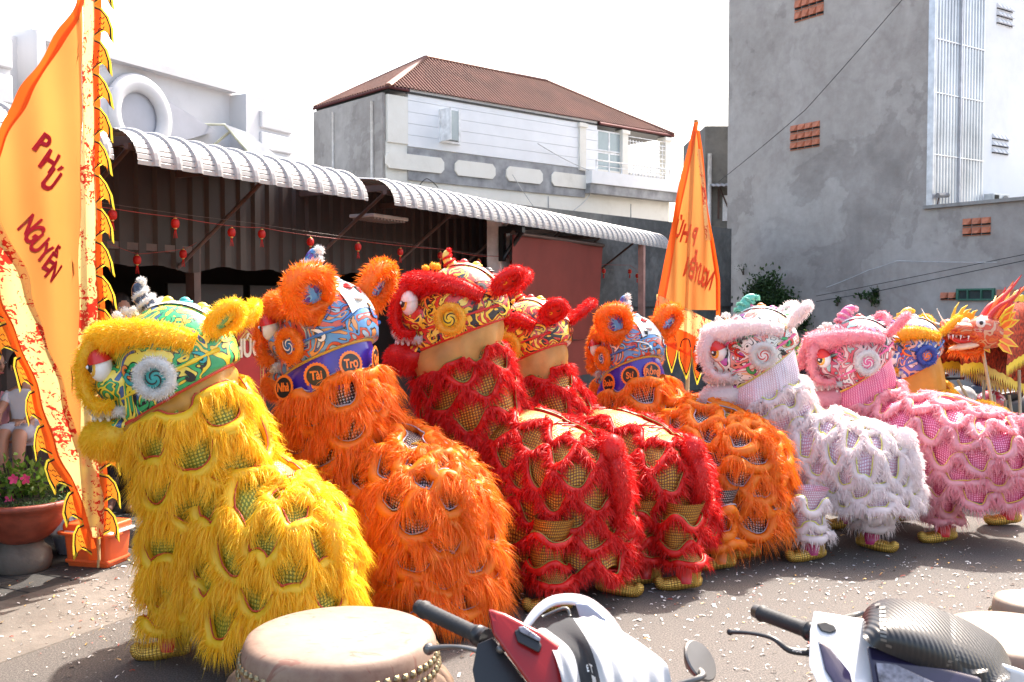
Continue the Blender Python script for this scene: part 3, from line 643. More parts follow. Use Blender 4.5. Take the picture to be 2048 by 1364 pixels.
M_wv = mat("white vent block", (.72, .73, .76), .7, var=.05)
ventbrick(ann, eu(1983), eu(2016), ez_(2000, 310), ez_(2000, 268), 4, 3, M_wv, .06); ventbrick(ann, eu(1988), eu(2020), ez_(2003, 52), ez_(2003, 8), 4, 3, M_wv, .06)
ac = thing("air_conditioner", "white outdoor air conditioner on the ledge below the corrugated strip", "air conditioner", EO+ED*(eu(1956)+.02)-Vector((-ED.y, ED.x, 0))*.14+Vector((0, 0, zl+.03)), EA)
b = MB(); b.add(*bbox((.3, 0, .16), (.55, .2, .28), .015)); b.build("case", mat("ac case", (.68, .69, .68), .4), ac)
b = MB(); b.add(*lathe([(.10, 0), (.115, .01), (.115, .02)], 20)); o = b.build("fan_grille", mat("fan grey", (.2, .2, .2), .5), ac); o.rotation_euler = (R(90), 0, 0); o.location = (.4, -.1, .16)
for i in range(6): b = MB(); b.add(*b2(.05+i*.025, .06+i*.025, -.112, -.101, .06, .27)); b.build("grille_bar", M_black, ac)
cam2 = thing("security_camera", "small grey bullet camera at the foot of the corrugated strip", "camera", EO+ED*.12+Vector((0.0, -.15, zl+.1)), EA)
b = MB(); b.add(*tube([(0, 0, .1), (.28, -.02, .12)], .045, 10)); b.build("body", mat("cam grey", (.25, .24, .24), .4), cam2); b = MB(); b.add(*tube([(.05, 0, .1), (.03, .02, -.06)], .015, 6)); b.build("mount", M_steel, cam2)
# small building left of tower
sb = thing("small_grey_building", "low mouldy concrete building squeezed against the tall grey tower", "building", WP(1408, 600, 23.5)*1.0, 0); sb.location.z = 0
o_ = sb.location; b = MB(); b.add(*b2(0, 3, 0, 3, 0, WP(1430, 252, 23.5).z)); b.build("wall", conc_mat("old concrete", (.12, .115, .1), (.2, .19, .17), (.26, .25, .23), 1.5, .5), sb)
zz = WP(1430, 378, 23.5).z; b = MB(); corr(b, .1, 1.3, -.3, zz, zz+.02, .1, .0); P = np.array([[(x, y, zz+(.12 if y > -.2 else 0)+.02*(i % 2)) for y in (-.5, 0)] for i, x in enumerate(np.arange(.1, 1.4, .06))]); b.add(*grid(P)[:2]); b.build("window_hood", M_stain, sb)
b = MB(); b.add(*tube([(.25, -.45, zz), (.55, -.02, zz-.45)], .02, 5)); b.add(*b2(.3, .34, -.04, -.0, zz-.7, zz)); b.build("hood_strut", M_steel, sb)
b = MB(); b.add(*tube([(.1, -.06, 2), (.1, -.06, WP(1430, 308, 23.5).z)], .05, 8)); b.build("downpipe", M_frame, sb)
b = MB(); b.add(*b2(.42, .62, -.03, 0, zz-.75, zz-.15)); wnn = b.build("window", M_frame, sb)
# cables over tower
def tp(px, py, off=-.12): return TO+TD*tu(px)+Vector((-TD.y, TD.x, 0))*off+Vector((0, 0, tz(px, py)))
cable("overhead_cable", "thin dark cable rising across the grey tower to the top of the frame", [tp(1455, 365, -.3), tp(1640, 225, -.5), tp(1880, -10, -.9)], .007, M_black, .02)
cable("overhead_cable", "upper of the two dark cables crossing low on the grey tower", [tp(1640, 592), tp(1720, 577), tp(2100, 500)], .006, M_black, .0)
cable("overhead_cable", "lower of the two dark cables crossing low on the grey tower", [tp(1640, 603), tp(1750, 585), tp(2100, 512)], .007, M_black, .0)
cable("overhead_cable", "pale loose wire pinned to the grey tower above the cables", [tp(1660, 575), tp(1745, 540), tp(1800, 522), tp(2000, 525)], .008, M_wire, .01)
# ------------------------------------------------------------------ plants
def leafmat(name, a, b_):
    m, t, p = newmat(name); uv = t.nodes.new("ShaderNodeTexCoord"); sx = t.nodes.new("ShaderNodeSeparateXYZ"); t.links.new(uv.outputs['UV'], sx.inputs[0])
    c = mixc(t, sx.outputs[0], a, b_); t.links.new(c, p.inputs['Base Color']); p.inputs['Roughness'].default_value = .5; addtransl(t, p, c, .35); return m
M_leaf = leafmat("dark leaf", (.02, .05, .018), (.06, .12, .03)); M_leaf2 = leafmat("fresh leaf", (.07, .16, .02), (.2, .32, .05))
def leaves(b, C, size, up=.3):
    C = np.asarray(C); N = len(C); d = nz(rng.normal(0, 1, (N, 3))+np.array([0, -.3, up])); s_ = nz(np.cross(d, rng.normal(0, 1, (N, 3)))); L = size*rng.uniform(.6, 1.3, N)[:, None]
    n_ = np.cross(d, s_)
    V = np.stack([C, C+d*L*.5+s_*L*.28+n_*L*.08, C+d*L, C+d*L*.5-s_*L*.28+n_*L*.08], 1).reshape(-1, 3)
    F = (np.arange(N)*4)[:, None]+np.array([[0, 1, 2, 3]]); U = np.repeat(rng.uniform(0, 1, N), 4); b.add(V, F, 0, np.stack([U, U], -1))
def bush(name, label, centre, r, n, size, m, cat="bush", stems=6, clumps=26):
    root = thing(name, label, cat, (centre[0], centre[1], centre[2]-r[2])); b = MB(); rr = np.array(r)
    cc = nz(rng.normal(0, 1, (clumps, 3)))*rng.uniform(.35, 1., (clumps, 1))*rr+np.array([0, 0, r[2]])
    k = rng.integers(0, clumps, n); P = cc[k]+rng.normal(0, 1, (n, 3))*rr*.17; leaves(b, P, size); b.build("foliage", m, root)
    b = MB()
    for i in range(stems): e = cc[i]; b.add(*tube(resample([(e[0]*.1, e[1]*.1, 0), (e[0]*.4, e[1]*.4, e[2]*.5), tuple(e)], 6), [.02, .017, .014, .01, .007, .004], 5))
    b.build("stem", mat("bark", (.07, .05, .035), .9) if "bark" not in bpy.data.materials else bpy.data.materials["bark"], root); return root
c = tp(1580, 612, -.38); bush("climbing_shrub", "dark green leafy shrub growing against the grey tower wall behind the white lion", c, (.72, .38, .72), 9500, .08, M_leaf)
c = tp(1752, 592, -.1); bush("wall_vine", "small sprig of leaves hanging off the two cables on the tower", c, (.24, .08, .16), 260, .07, M_leaf, "vine", 4, 9)
c = tp(1680, 600, -.1); bush("wall_vine", "tiny weed sprouting from the tower wall above the pink lion", c, (.07, .06, .12), 50, .06, M_leaf, "vine", 3, 5)
c = tp(1490, 535, -.05); bush("wall_vine", "thin creeper scrap clinging to the left edge of the tower", c, (.3, .04, .16), 90, .035, M_leaf, "vine", 3, 8)
c = WP(1590, 790, 9.4); c.z = .68; bush("green_shrub", "bright green shrub showing between the white and the pink lion", c, (.3, .28, .68), 5500, .06, M_leaf2)
# ------------------------------------------------------------------ lion dance costumes
def paint_mat(name, cols, sc=5.5, seed=0.0, out=(.01, .01, .012)):
    m, t, p = newmat(name); v = tc(t); mp = t.nodes.new("ShaderNodeMapping"); t.links.new(v, mp.inputs[0]); mp.inputs['Location'].default_value = (seed, seed*.7, 0)
    n = noise(t, mp.outputs[0], sc, 1.5, .45, 1.6); f = mth(t, 'FRACT', mth(t, 'MULTIPLY', n, 2.3))
    k = len(cols); st = []
    for i, c in enumerate(cols):
        st.append((i/k, out)); st.append((i/k+.035, c))
    r = ramp(t, st, 'CONSTANT'); t.links.new(f, r.inputs[0]); t.links.new(r.outputs[0], p.inputs['Base Color'])
    p.inputs['Roughness'].default_value = .33; p.inputs['Coat Weight'].default_value = .6; p.inputs['Coat Roughness'].default_value = .12
    bump(t, noise(t, v, 14, 3), p, .25, .02); return m
def flat(name, col, rough=.45, coat=.3, metal=0):
    if name in bpy.data.materials: return bpy.data.materials[name]
    m, t, p = newmat(name); v = tc(t); c = mixc(t, noise(t, v, 30, 3), tuple(q*.85 for q in col), tuple(min(1, q*1.15) for q in col)); t.links.new(c, p.inputs['Base Color'])
    p.inputs['Roughness'].default_value = rough; p.inputs['Coat Weight'].default_value = coat; p.inputs['Metallic'].default_value = metal; return m
M_blk = flat("lacquer black", (.012, .011, .012)); M_wht = flat("lacquer white", (.8, .79, .77)); M_redp = flat("paint red", (.6, .02, .015)); M_goldp = flat("paint gold", (.75, .42, .05)); M_org = flat("paint orange", (.85, .2, .02))
M_teal = flat("paint teal", (.03, .35, .33)); M_blu = flat("paint blue", (.03, .16, .5)); M_grn = flat("paint green", (.02, .35, .1)); M_yel = flat("paint yellow", (.85, .6, .03)); M_pnk = flat("paint pink", (.8, .12, .3))
F_white = furmat("white fur", (.86, .84, .82), (.7, .68, .66), .35); F_black = furmat("black fur", (.01, .008, .02), (.03, .02, .03), .1)
M_shoe = sequin("gold shoe cloth", (.28, .15, .02), (.85, .55, .12), 70, .4, .8)
def vec(*a): return np.array(a, dtype=float)
# shell of the head in its own frame: +x forward, z up
def shell_pt(th, ph):
    """th around (0 = forward), ph 0 = top .. 1 = rim"""
    a = ph*math.pi*.5*1.6; q = np.clip(a-math.pi/2, 0, 9)
    sa = np.where(a < math.pi/2, np.sin(a), 1-.16*q*q)
    x = np.cos(th)*sa; y = np.sin(th)*sa; z = np.cos(a)
    rx = np.where(x > 0, .27+.05*np.clip(-z+.35, 0, 1), .30)
    px = x*rx; py = y*(.26-.04*np.clip(x, 0, 1)); pz = np.where(z > 0, z*.285, z*.38)
    pz = np.maximum(pz, -.165-.52*px)
    return np.stack([px, py, pz], -1)
def ribbon(b, P, wd, nrm, m=0):
    P = np.asarray(P); T = nz(np.gradient(P, axis=0)); S = nz(np.cross(T, nrm)); w_ = np.asarray(wd)[:, None]
    G = np.stack([P-S*w_, P+S*w_], 1); V, F, U = grid(G); b.add(V, F, m, U)
def on_shell(x, z, side):
    """nearest shell point to a side-view position (x, z)"""
    rx = .30 if x < 0 else .28
    if z > 0: u = min(.98, math.sqrt((x/rx)**2+(z/.27)**2)); y = math.sqrt(max(0, 1-u*u))*(.26-.04*max(0, x/.3))+.004; n = nz(vec(x/rx**2, side*y/.0676, z/.073)); return vec(x, side*y, z)+n*.003, n
    sa = 1-.16*math.asin(min(1, -z/.36))**2; u = min(.98, abs(x)/rx/sa); y = sa*math.sqrt(1-u*u)*(.26-.04*max(0, x/.3))+.004
    n = nz(vec(x/rx**2, side*y/.0676, z/.25)); return vec(x, side*y, z)+n*.003, n
def swirls(b, side, nm, seed, cx=.02, cz=-.03):
    r = np.random.default_rng(seed)
    for i in range(76):
        a = r.uniform(0, 2*math.pi); d = r.uniform(.085, .27); x0 = cx+math.cos(a)*d*1.2; z0 = cz+math.sin(a)*d
        if abs(x0) > .27 or z0 > .2 or z0 < -.10-.52*x0: continue
        sg = r.choice([-1, 1]); a2 = a+sg*.5; L = r.uniform(.06, .12); k = 14; P = []; N = []; ang = a2; x, z = x0, z0
        for j in range(k):
            f = j/(k-1); ang += sg*(.05+.75*f**2.2); x += math.cos(ang)*L/k*1.4; z = max(z+math.sin(ang)*L/k*1.4, -.145-.52*x)
            p, n = on_shell(x, z, side); P.append(p+n*.0015*(i % 3)); N.append(n)
        wd = .0105*np.sin(np.linspace(.25, 2.9, k))*r.uniform(.6, 1.2); m = int(r.integers(0, nm)); N = np.array(N)
        ribbon(b, np.array(P)-N*.001, wd+.0035, N, 0); ribbon(b, P, wd, N, m)
def lion_head(root, M, c, kind='side'):
    """c: palette dict. M: head frame -> root frame"""
    th = np.linspace(0, 2*math.pi, 57); ph = np.linspace(0.001, 1, 24); TH, PH = np.meshgrid(th, ph, indexing='ij')
    b = MB(); V, F, U = grid(shell_pt(TH, PH)); b.add(V, F, 0, U, True)
    P = shell_pt(TH, PH); b.add(*((lambda q: (q[0]*.97, q[1][:, ::-1]))(grid(P))), m=1)
    # snout / upper lip shell
    V, F, U = ellips((.23, 0, -.08), (.15, .175, .115), 22, 12, Matrix.Rotation(R(12), 4, 'Y')); b.add(V, F, 0, U, True)
    head = b.build("head", [c['paint'], M_redp], root, M)
    # bright vinyl strip along the crown
    b = MB(); G = []
    for t_ in np.linspace(0, 1, 16):
        x = .1-.36*t_; row = []
        for y in np.linspace(-.075, .075, 9):
            zz = math.sqrt(max(0, 1-(x/(.30 if x < 0 else .27))**2-(y/.26)**2))*.285+.006; row.append((x, y*(1+.3*t_), zz))
        G.append(row)
    V, F, U = grid(G); b.add(V, F, 0, U, True); b.build("crown_strip", c['strip'], head)
    for side in (1, -1):
        b = MB(); swirls(b, side, len(c['sw'])+1, c['seed']+side); b.build("painted_flames", [M_blk]+c['sw'], head)
    for side in (1, -1):
        for x0, x1, za, zb, bow in ((.24, -.24, -.17, .05, .0), (.26, -.10, .03, .13, .05)):
            q = []
            for t_ in np.linspace(0, 1, 22):
                x = x0+(x1-x0)*t_; z = za+(zb-za)*t_+bow*math.sin(t_*math.pi); p, n = on_shell(x, z, side); q.append(p)
            b = MB(); b.add(*tube(q, .009+.003*np.sin(np.arange(22)*1.6), 6)); b.build("moulded_ridge", c['sw'][0], head)
    for k in range(4):
        x = .02-.08*k; z = math.sqrt(max(0, 1-(x/.30)**2))*.285; b = MB(); V, F, U = ellips((x, 0, z), (.03, .026, .03-.003*k), 14, 8); b.add(V, F, 0, U, True); b.add(*tube([(x+.034*math.cos(a), .032*math.sin(a), z+.002) for a in np.linspace(0, 6.283, 17)[:-1]], .006, 5, closed=True)); b.build("crown_boss", c['sw'][k % len(c['sw'])], head)
    for sx_, sy_ in ((.2, .06), (.2, -.06), (.26, 0)):
        b = MB(); fur_blob(b, (sx_, sy_, .25-.3*(sx_-.2)), (.02, .02, .02), .014, 220, wd=.0026, droop=.1); b.build("pompom", c['ringfur'], head); b = MB(); b.add(*tube([(sx_, sy_, .17), (sx_, sy_, .24)], .003, 5)); b.build("pompom_wire", M_goldp, head)
    # roundel with fur ring
    for side in (1, -1):
        p, n = on_shell(c.get('rx', .02), c.get('rz', -.06), side); x_ = nz(np.cross(vec(0, 0, 1), n)); y_ = np.cross(n, x_)
        b = MB(); V, F, U = ellips((0, 0, 0), (.07, .07, .028), 20, 10); b.add(xf(V, basis(p, x_, y_, n)), F, 0, U, True)
        for k in range(3):
            a0 = k*2.1+.4; q = [(p+n*.03+(x_*math.cos(a0+t_*1.1)+y_*math.sin(a0+t_*1.1))*(.045-.011*t_)) for t_ in np.linspace(0, 3, 14)]; ribbon(b, q, .004*np.sin(np.linspace(.3, 2.9, 14)), np.tile(n, (14, 1)), 1)
        rd = b.build("roundel", [c['disc'], c['disc2']], head)
        b = MB(); ring = [p+n*.018+(x_*math.cos(a)+y_*math.sin(a))*.074 for a in np.linspace(0, 2*math.pi, 25)[:-1]]
        fur_tube(b, ring, .027, .02, 3.2, 0, wd=.0028, closed=True, droop=.1); b.build("fur_ring", c['ringfur'], rd)
    # brow and muzzle fur
    Lf = c['L']; D = c['dens']; wd = c['wd']
    b = MB()
    for side in (1, -1):
        fur_tube(b, [(-.15, side*.215, .085), (-.03, side*.222, .125), (.09, side*.20, .145), (.2, side*.155, .145), (.29, side*.10, .13), (.33, side*.02, .115)], [.04, .058, .066, .07, .08, .085], Lf, D, 0, wd=wd, comb=(.2, side*.15, .1), n=26)
    b.build("brow_fur", c['fur'], head)
    for side in (1, -1):
        b = MB(); fur_tube(b, [(.31, side*.10, .13), (.375, side*.115, .06), (.40, side*.115, -.02), (.395, side*.115, -.11), (.34, side*.15, -.18), (.25, side*.18, -.18)], [.05, .042, .036, .032, .03, .022], Lf*.8, D, 0, wd=wd, n=22); b.build("muzzle_fur", c['fur'], head)
        # eye
        rot = Matrix.Rotation(R(side*38), 4, 'Z'); ec = vec(.31, side*.13, .0)
        b = MB(); V, F, U = ellips(ec, (.05, .062, .075), 18, 12, rot); b.add(V, F, 0, U, True)
        fx = nz(vec(math.cos(R(side*38)), math.sin(R(side*38)), 0)); sx_ = nz(vec(-fx[1], fx[0], 0)); up = vec(0, 0, 1)
        for rad, off, mi in ((.042, .036, 1), (.024, .0475, 2), (.009, .055, 3)):
            V, F, U = ellips((0, 0, 0), (rad, rad*1.15, .012), 16, 8); b.add(xf(V, basis(ec+fx*off, sx_, up, fx)), F, mi, U, True)
        eye = b.build("eye", [M_wht, c['iris'], M_blk, M_wht], head)
        b = MB(); G = np.array([[(math.cos(a)*math.sin(q_)*.056, math.sin(a)*math.sin(q_)*.068, math.cos(q_)*.082) for q_ in np.linspace(.02, 1.3, 9)] for a in np.arange(18)/18*6.2832])
        V, F, U = grid(G, cu=True); V = V@np.array((rot @ Matrix.Rotation(R(14), 4, 'Y')).to_3x3()).T+ec; b.add(V, F[:, ::-1], 0, U, True); b.build("eyelid", c['lid'], eye)
    b = MB(); fur_blob(b, (.43, 0, -.11), (.035, .05, .032), .02, 900, wd=.0028, droop=.1); b.build("nose", F_black, head)
    b = MB(); fur_tube(b, [(.2, .17, -.21), (.33, .13, -.21), (.395, .04, -.195), (.395, -.04, -.195), (.33, -.13, -.21), (.2, -.17, -.21)], .02, .02, 4, wd=.0028, n=22, droop=.3); b.build("lip_fur", F_white, head)
    # mouth: palate, tongue, teeth, lower jaw
    ja = c.get('jaw', 8); MJ = Matrix.Translation((.05, 0, -.225)) @ Matrix.Rotation(R(ja), 4, 'Y')
    b = MB(); V, F, U = ellips((.19, 0, -.03), (.19, .145, .05), 22, 10); b.add(V, F, 0, U, True)
    jaw = b.build("lower_jaw", [c['paint'], M_redp], head, MJ)
    b = MB(); V, F, U = ellips((.19, 0, .0), (.15, .07, .028), 16, 8); b.add(V, F, 0, U, True); b.build("tongue", M_redp, head, MJ)
    b = MB()
    for a in np.linspace(-1.2, 1.2, 9): V, F, U = ellips((.19+.16*math.cos(a), .12*math.sin(a), .015), (.011, .011, .02), 8, 6); b.add(V, F, 0, U, True)
    b.build("teeth", M_wht, head, MJ); tag(bpy.data.objects[-1] if False else head)
    b = MB(); js = c.get('jawr', 1.0)
    fur_blob(b, (.26, 0, -.075), (.165*js, .16*js, .10*js), Lf*.9, int(3300*D), 0, wd=wd, comb=(.35, 0, -.25), droop=.4)
    b.build("beard", c['fur'], head, MJ)
    # horn
    hm = Matrix.Translation((.08, 0, .25)) @ Matrix.Rotation(R(c.get('hornp', 12)), 4, 'Y') @ Matrix.Scale(c.get('horns', .95), 4)
    b = MB(); hp_ = resample([(0, 0, 0), (.0, 0, .06), (-.005, 0, .12), (-.035, 0, .165), (-.075, 0, .175)], 16); b.add(*tube(hp_, np.interp(np.linspace(0, 1, 16), [0, .3, .6, .85, 1], [.07, .055, .042, .03, .012]), 14))
    hb = b.build("horn", c['horn'], head, hm)
    b = MB()
    for z_, r_ in ((.012, .07), (.07, .057), (.128, .044)):
        ring = [(math.cos(a)*r_-.02*(z_ > .1), math.sin(a)*r_, z_+.008*math.sin(2*a)) for a in np.linspace(0, 2*math.pi, 19)[:-1]]; fur_tube(b, ring, .015, .016, 3, 0, wd=.0026, closed=True, droop=.1)
    fur_blob(b, (-.085, 0, .175), (.024, .024, .024), .018, 300, wd=.0026, droop=.1)
    b.build("horn_fur", c['hornfur'], hb)
    # ears
    for side in (1, -1):
        es = c.get('ear', 1.0); E = Matrix.Translation((c.get('earx', -.235), side*.15, c.get('earz', .125))) @ Matrix.Rotation(R(-side*c.get('earroll', 38)), 4, 'X') @ Matrix.Rotation(R(c.get('earp', -32)), 4, 'Y') @ Matrix.Rotation(R(side*c.get('eary', 40)), 4, 'Z') @ Matrix.Scale(es, 4)
        out = [(0, 0), (.055, .05), (.07, .11), (.045, .17), (0, .20), (-.045, .17), (-.07, .11), (-.055, .05)]
        b = MB(); V, F = prism(out, (0, 0, 0), (1, 0, 0), (0, 0, 1), (0, 1, 0), .012); b.add(V, F)
        ea = b.build("ear", c['earmat'], head, E)
        b = MB()
        for sg in (-1, 1):
            for k in range(4):
                x0, z0 = (k % 2-.5)*.045, .06+.03*k; q = [(x0+.018*math.exp(-.25*a)*math.cos(a*1.0+k), sg*.0085, z0+.018*math.exp(-.25*a)*math.sin(a+k)) for a in np.linspace(0, 4.4, 12)]
                ribbon(b, q, .004*np.sin(np.linspace(.4, 2.9, 12)), np.tile(vec(0, 1, 0), (12, 1)), k % len(c['sw']))
        b.build("ear_pattern", c['sw'], ea)
        b = MB(); rim = resample([(x*1.12, 0, z) for x, z in out+out[:1]], 27)[:-1]; fur_tube(b, rim, .026*c.get('earfur', 1), Lf*.75, D, 0, wd=wd, closed=True); b.build("ear_fur", c['fur'], ea)
    # braid round the rim
    rim = shell_pt(np.linspace(0, 2*math.pi, 49)[:-1], np.full(48, 1.0)); b = MB(); b.add(*tube(rim*1.012, .011, 8, closed=True)); b.build("rim_braid", c['braid'], head)
    return head, rim
# ---- draped body surfaces with fur ruffles
def drape(surf, b_cloth, b_fur, b_pipe, c, rows, umul, su=(0, 1), inside=None, nu=110, nv=34, H=1.0, Lr=1.0):
    u = np.linspace(su[0], su[1], nu); v = np.linspace(0, 1, nv); UU, VV = np.meshgrid(u, v, indexing='ij')
    P = surf(UU, VV); V, F, U = grid(P); U = np.stack([UU.ravel()*umul, VV.ravel()*H], -1); b_cloth.add(V, F, 0, U, True)
    e = 1e-3; closed = abs(su[1]-su[0]-1) < 1e-6
    A, wl, sp = c['amp']/H, c['wl'], 1
    for ri, v0 in enumerate(rows):
        nw = max(3, int(round(umul*(su[1]-su[0])/wl))); M_ = nw*16; ph = c['seed']*1.3+ri*(math.pi*.93)+rng.uniform(-.4, .4)
        q = np.linspace(0, 1, M_+1); w_ = q*nw*2*math.pi+ph
        am = A*(1+.28*np.sin(w_*.37+ri*2.)+.2*rng.normal())
        uu = su[0]+(su[1]-su[0])*q-.030*np.sin(2*w_)/nw*(su[1]-su[0])*c.get('om', 1.); vv = np.clip(v0+am*np.sin(w_)+.02*np.sin(w_*.21+ri), .01, 1.06)
        if closed: uu = uu % 1.0
        P = surf(uu, vv); Pu = surf(uu+e, vv)-surf(uu-e, vv); Pv = surf(uu, vv+e)-surf(uu, vv-e)
        N_ = nz(np.cross(Pu, Pv)); T = nz(np.gradient(P, axis=0)); perp = np.cross(N_, T); sgn = np.sign(np.sum(perp*Pv, -1, keepdims=True)); s0 = np.where(np.sum(sgn) >= 0, 1, -1)
        # the strip keeps to one side of its seam line
        perp = nz(perp*s0); keep = np.ones(len(P), bool)
        if inside is not None: keep = ~inside(P+N_*.03)
        rt = c['rt']; core = P+N_*(rt*.8)+perp*(rt*.8)
        idx = np.where(keep)[0]
        if len(idx) < 6: continue
        runs = np.split(idx, np.where(np.diff(idx) > 1)[0]+1)
        for rn in runs:
            if len(rn) < 5: continue
            V, F, U = tube(core[rn], rt*(1+.15*np.sin(np.arange(len(rn))*.9)), 6, sq=(1, 1)); b_fur.add(V, F, 0, np.stack([np.full(len(V), .6)+.2*np.random.rand(len(V)), np.zeros(len(V))], -1), True)
            V, F, U = tube((P+N_*(rt*.9)-perp*rt*.25)[rn], .0045, 3); b_pipe.add(V, F, 0, U, True)
            seg = np.linalg.norm(np.diff(P[rn], axis=0), axis=1); Lt = seg.sum(); n = int(Lt*c['per_m'])
            cum = np.concatenate([[0], np.cumsum(seg)]); s_ = np.sort(rng.uniform(0, Lt, n)); k = np.clip(np.searchsorted(cum, s_)-1, 0, len(rn)-2); f = ((s_-cum[k])/np.maximum(seg[k], 1e-6))[:, None]; a_, b_i = rn[k], rn[k+1]
            li = lambda X: X[a_]*(1-f)+X[b_i]*f
            th = rng.uniform(-c.get('spread', .9), 2.0+c.get('spread', .9)*.4, n)[:, None]; Nn, Pp = nz(li(N_)), nz(li(perp)); Tt = nz(li(T))
            out = Nn*np.cos(th)+Pp*np.sin(th); root = li(core)+out*rt*.8; fr_ = (Nn[:, 1] < .3) | (rng.uniform(0, 1, n) < .3)
            cl = np.floor(s_/c['clump']).astype(int); cr = rng.normal(0, 1, (cl.max()+2, 3))[cl]
            d = out*.7+Pp*.55+vec(0, 0, -.35)+cr*c['messy']
            d = d[fr_]; root = root[fr_]; LL_ = (c['Lb']*Lr*(1+.15*cr[:, 0]))[fr_]
            strands(b_fur, root, d, LL_, 0, c['wd'], c['droop'], .15, 3 if c['Lb'] > .08 else 2)
def neck_surface(top, bot, r0, r1, fw, fwd_bulge=.05, tilt=.5):
    top, bot = vec(*top), vec(*bot); fw = nz(vec(fw[0], fw[1], 0)); lat = vec(-fw[1], fw[0], 0)
    def S(u, v):
        th = -np.asarray(u)*2*math.pi; v_ = np.asarray(v); k = np.clip(v_, 0, 1.1)
        c_ = top+(bot-top)*(k**1.1)[..., None]+fw*(np.sin(np.clip(k, 0, 1)*math.pi)*-fwd_bulge)[..., None]
        rr = r0+(r1-r0)*np.clip(k, 0, 1)**.6
        wob = 1+.035*np.sin(5*th+k*7)+.025*np.sin(9*th-k*5)+.05*k*np.sin(3*th+1)
        zt = -tilt*np.cos(th)*rr*np.clip(1-k, 0, 1)
        return c_+(fw*np.cos(th)[..., None]*(rr*wob*1.08)[..., None]+lat*np.sin(th)[..., None]*(rr*wob)[..., None])+np.stack([0*zt, 0*zt, zt], -1)
    return S
def back_surface(A, B, W, zh, flare=.03):
    """stadium-plan drape: ridge from A to B (3d points), half width W, hem height zh"""
    A, B = vec(*A), vec(*B); d = B-A; d2 = vec(d[0], d[1], 0); L = np.linalg.norm(d2); f = d2/L; lat = vec(-f[1], f[0], 0); per = 2*L+2*math.pi*W*1.05
    def S(u, v):
        u = np.asarray(u) % 1.0; v = np.asarray(v); s = u*per; arc = math.pi*W*1.05
        x = np.zeros_like(s, dtype=float); ang = np.zeros_like(x)
        m1 = s < L; m2 = (s >= L) & (s < L+arc); m3 = (s >= L+arc) & (s < 2*L+arc); m4 = s >= 2*L+arc
        x = np.where(m1, s, np.where(m2, L, np.where(m3, 2*L+arc-s, 0)))
        ang = np.where(m1, math.pi/2, np.where(m2, math.pi/2-(s-L)/arc*math.pi, np.where(m3, -math.pi/2, -math.pi/2-(s-2*L-arc)/arc*math.pi)))
        k = np.clip(v, 0, 1.15); a = np.clip(k/.52, 0, 1)*math.pi/2; drop = .30*(1-np.cos(a)); wo = W*np.sin(a)**.95*1.02
        zt = A[2]+(B[2]-A[2])*x/L+.045*np.sin(np.clip(x/L, 0, 1)*math.pi*1.15-.35)
        fall = np.clip((k-.52)/.48, 0, 1.3); z = zt-drop-fall*(zt-.30-zh); wo = wo+flare*fall
        wob = 1+(.03+.05*fall)*np.sin(s*13+k*3)+.03*np.sin(s*7-k*6)
        wo = wo*wob; z = z+.007*np.sin(s*21+k*30+np.sin(s*8)*2)*np.clip(k*3, 0, 1)+.006*np.sin(s*47-k*17)*np.clip(k*3, 0, 1)
        return A*vec(1, 1, 0)+f*(x+wo*np.cos(ang))[..., None]+lat*(wo*np.sin(ang))[..., None]+np.stack([0*z, 0*z, z], -1)
    return S, per
def shoe(root, p, yaw, m, sc=1.0, label=None):
    P = resample([(-.10, 0, .055), (-.04, 0, .06), (.05, 0, .045), (.12, 0, .035), (.155, 0, .05), (.16, 0, .085)], 14); b = MB(); r_ = np.interp(np.linspace(0, 1, 14), [0, .15, .5, .8, .92, 1], [.03, .05, .05, .042, .034, .012])
    V, F, U = tube(P, r_, 12, sq=(.95, .9)); V[:, 2] = np.maximum(V[:, 2], .003); b.add(V, F, 0, U*[.3, .3], True); b.add(*lathe([(.05, .05), (.047, .09), (.05, .12)], 12, (-.05, 0, 0), False))
    M = Matrix.Translation(p) @ Matrix.Rotation(yaw, 4, 'Z') @ Matrix.Scale(sc, 4); return b.build("shoe", m, root, M)
def lion_leg(root, c, hip, foot, yaw, full=True, cuff=None):
    hip, foot = vec(*hip), vec(*foot); ank = foot+vec(0, 0, .1); kn = (hip+ank)/2+vec(math.cos(yaw), math.sin(yaw), 0)*.05
    path = resample([hip, kn, ank+vec(0, 0, .09)], 16)
    def S(u, v):
        v_ = np.clip(np.asarray(v), 0, 1.1); k = np.clip(v_, 0, 1)*(len(path)-1.001); i = k.astype(int); f = (k-i)[..., None]; C = path[i]*(1-f)+path[i+1]*f; th = -np.asarray(u)*2*math.pi
        rr = .12-.02*np.sin(v_*3)-.015*v_; return C+np.stack([np.cos(th)*rr, np.sin(th)*rr, 0*th-(v_-1).clip(0)*.1], -1)
    bc, bf, bp = MB(), MB(), MB(); H = float(np.linalg.norm(hip-ank)); drape(S, bc, bf, bp, dict(c, amp=.035, per_m=c['per_m']*.38), [.25, .6, .95] if H > .35 else [.3, .9], .9, nu=40, nv=10, H=H)
    tr = bc.build("trouser", c['cloth'], root); bf.build("trouser_fur", c['fur'], tr); bp.build("piping", c['pipe'], tr)
    b = MB(); b.add(*tube([ank+vec(0, 0, .14), ank+vec(0, 0, .02), ank-vec(0, 0, .05)], [.075, .06, .055], 12)); b.build("sock", cuff or c['sock'], root)
    shoe(root, (foot[0], foot[1], 0.0), yaw, M_shoe)
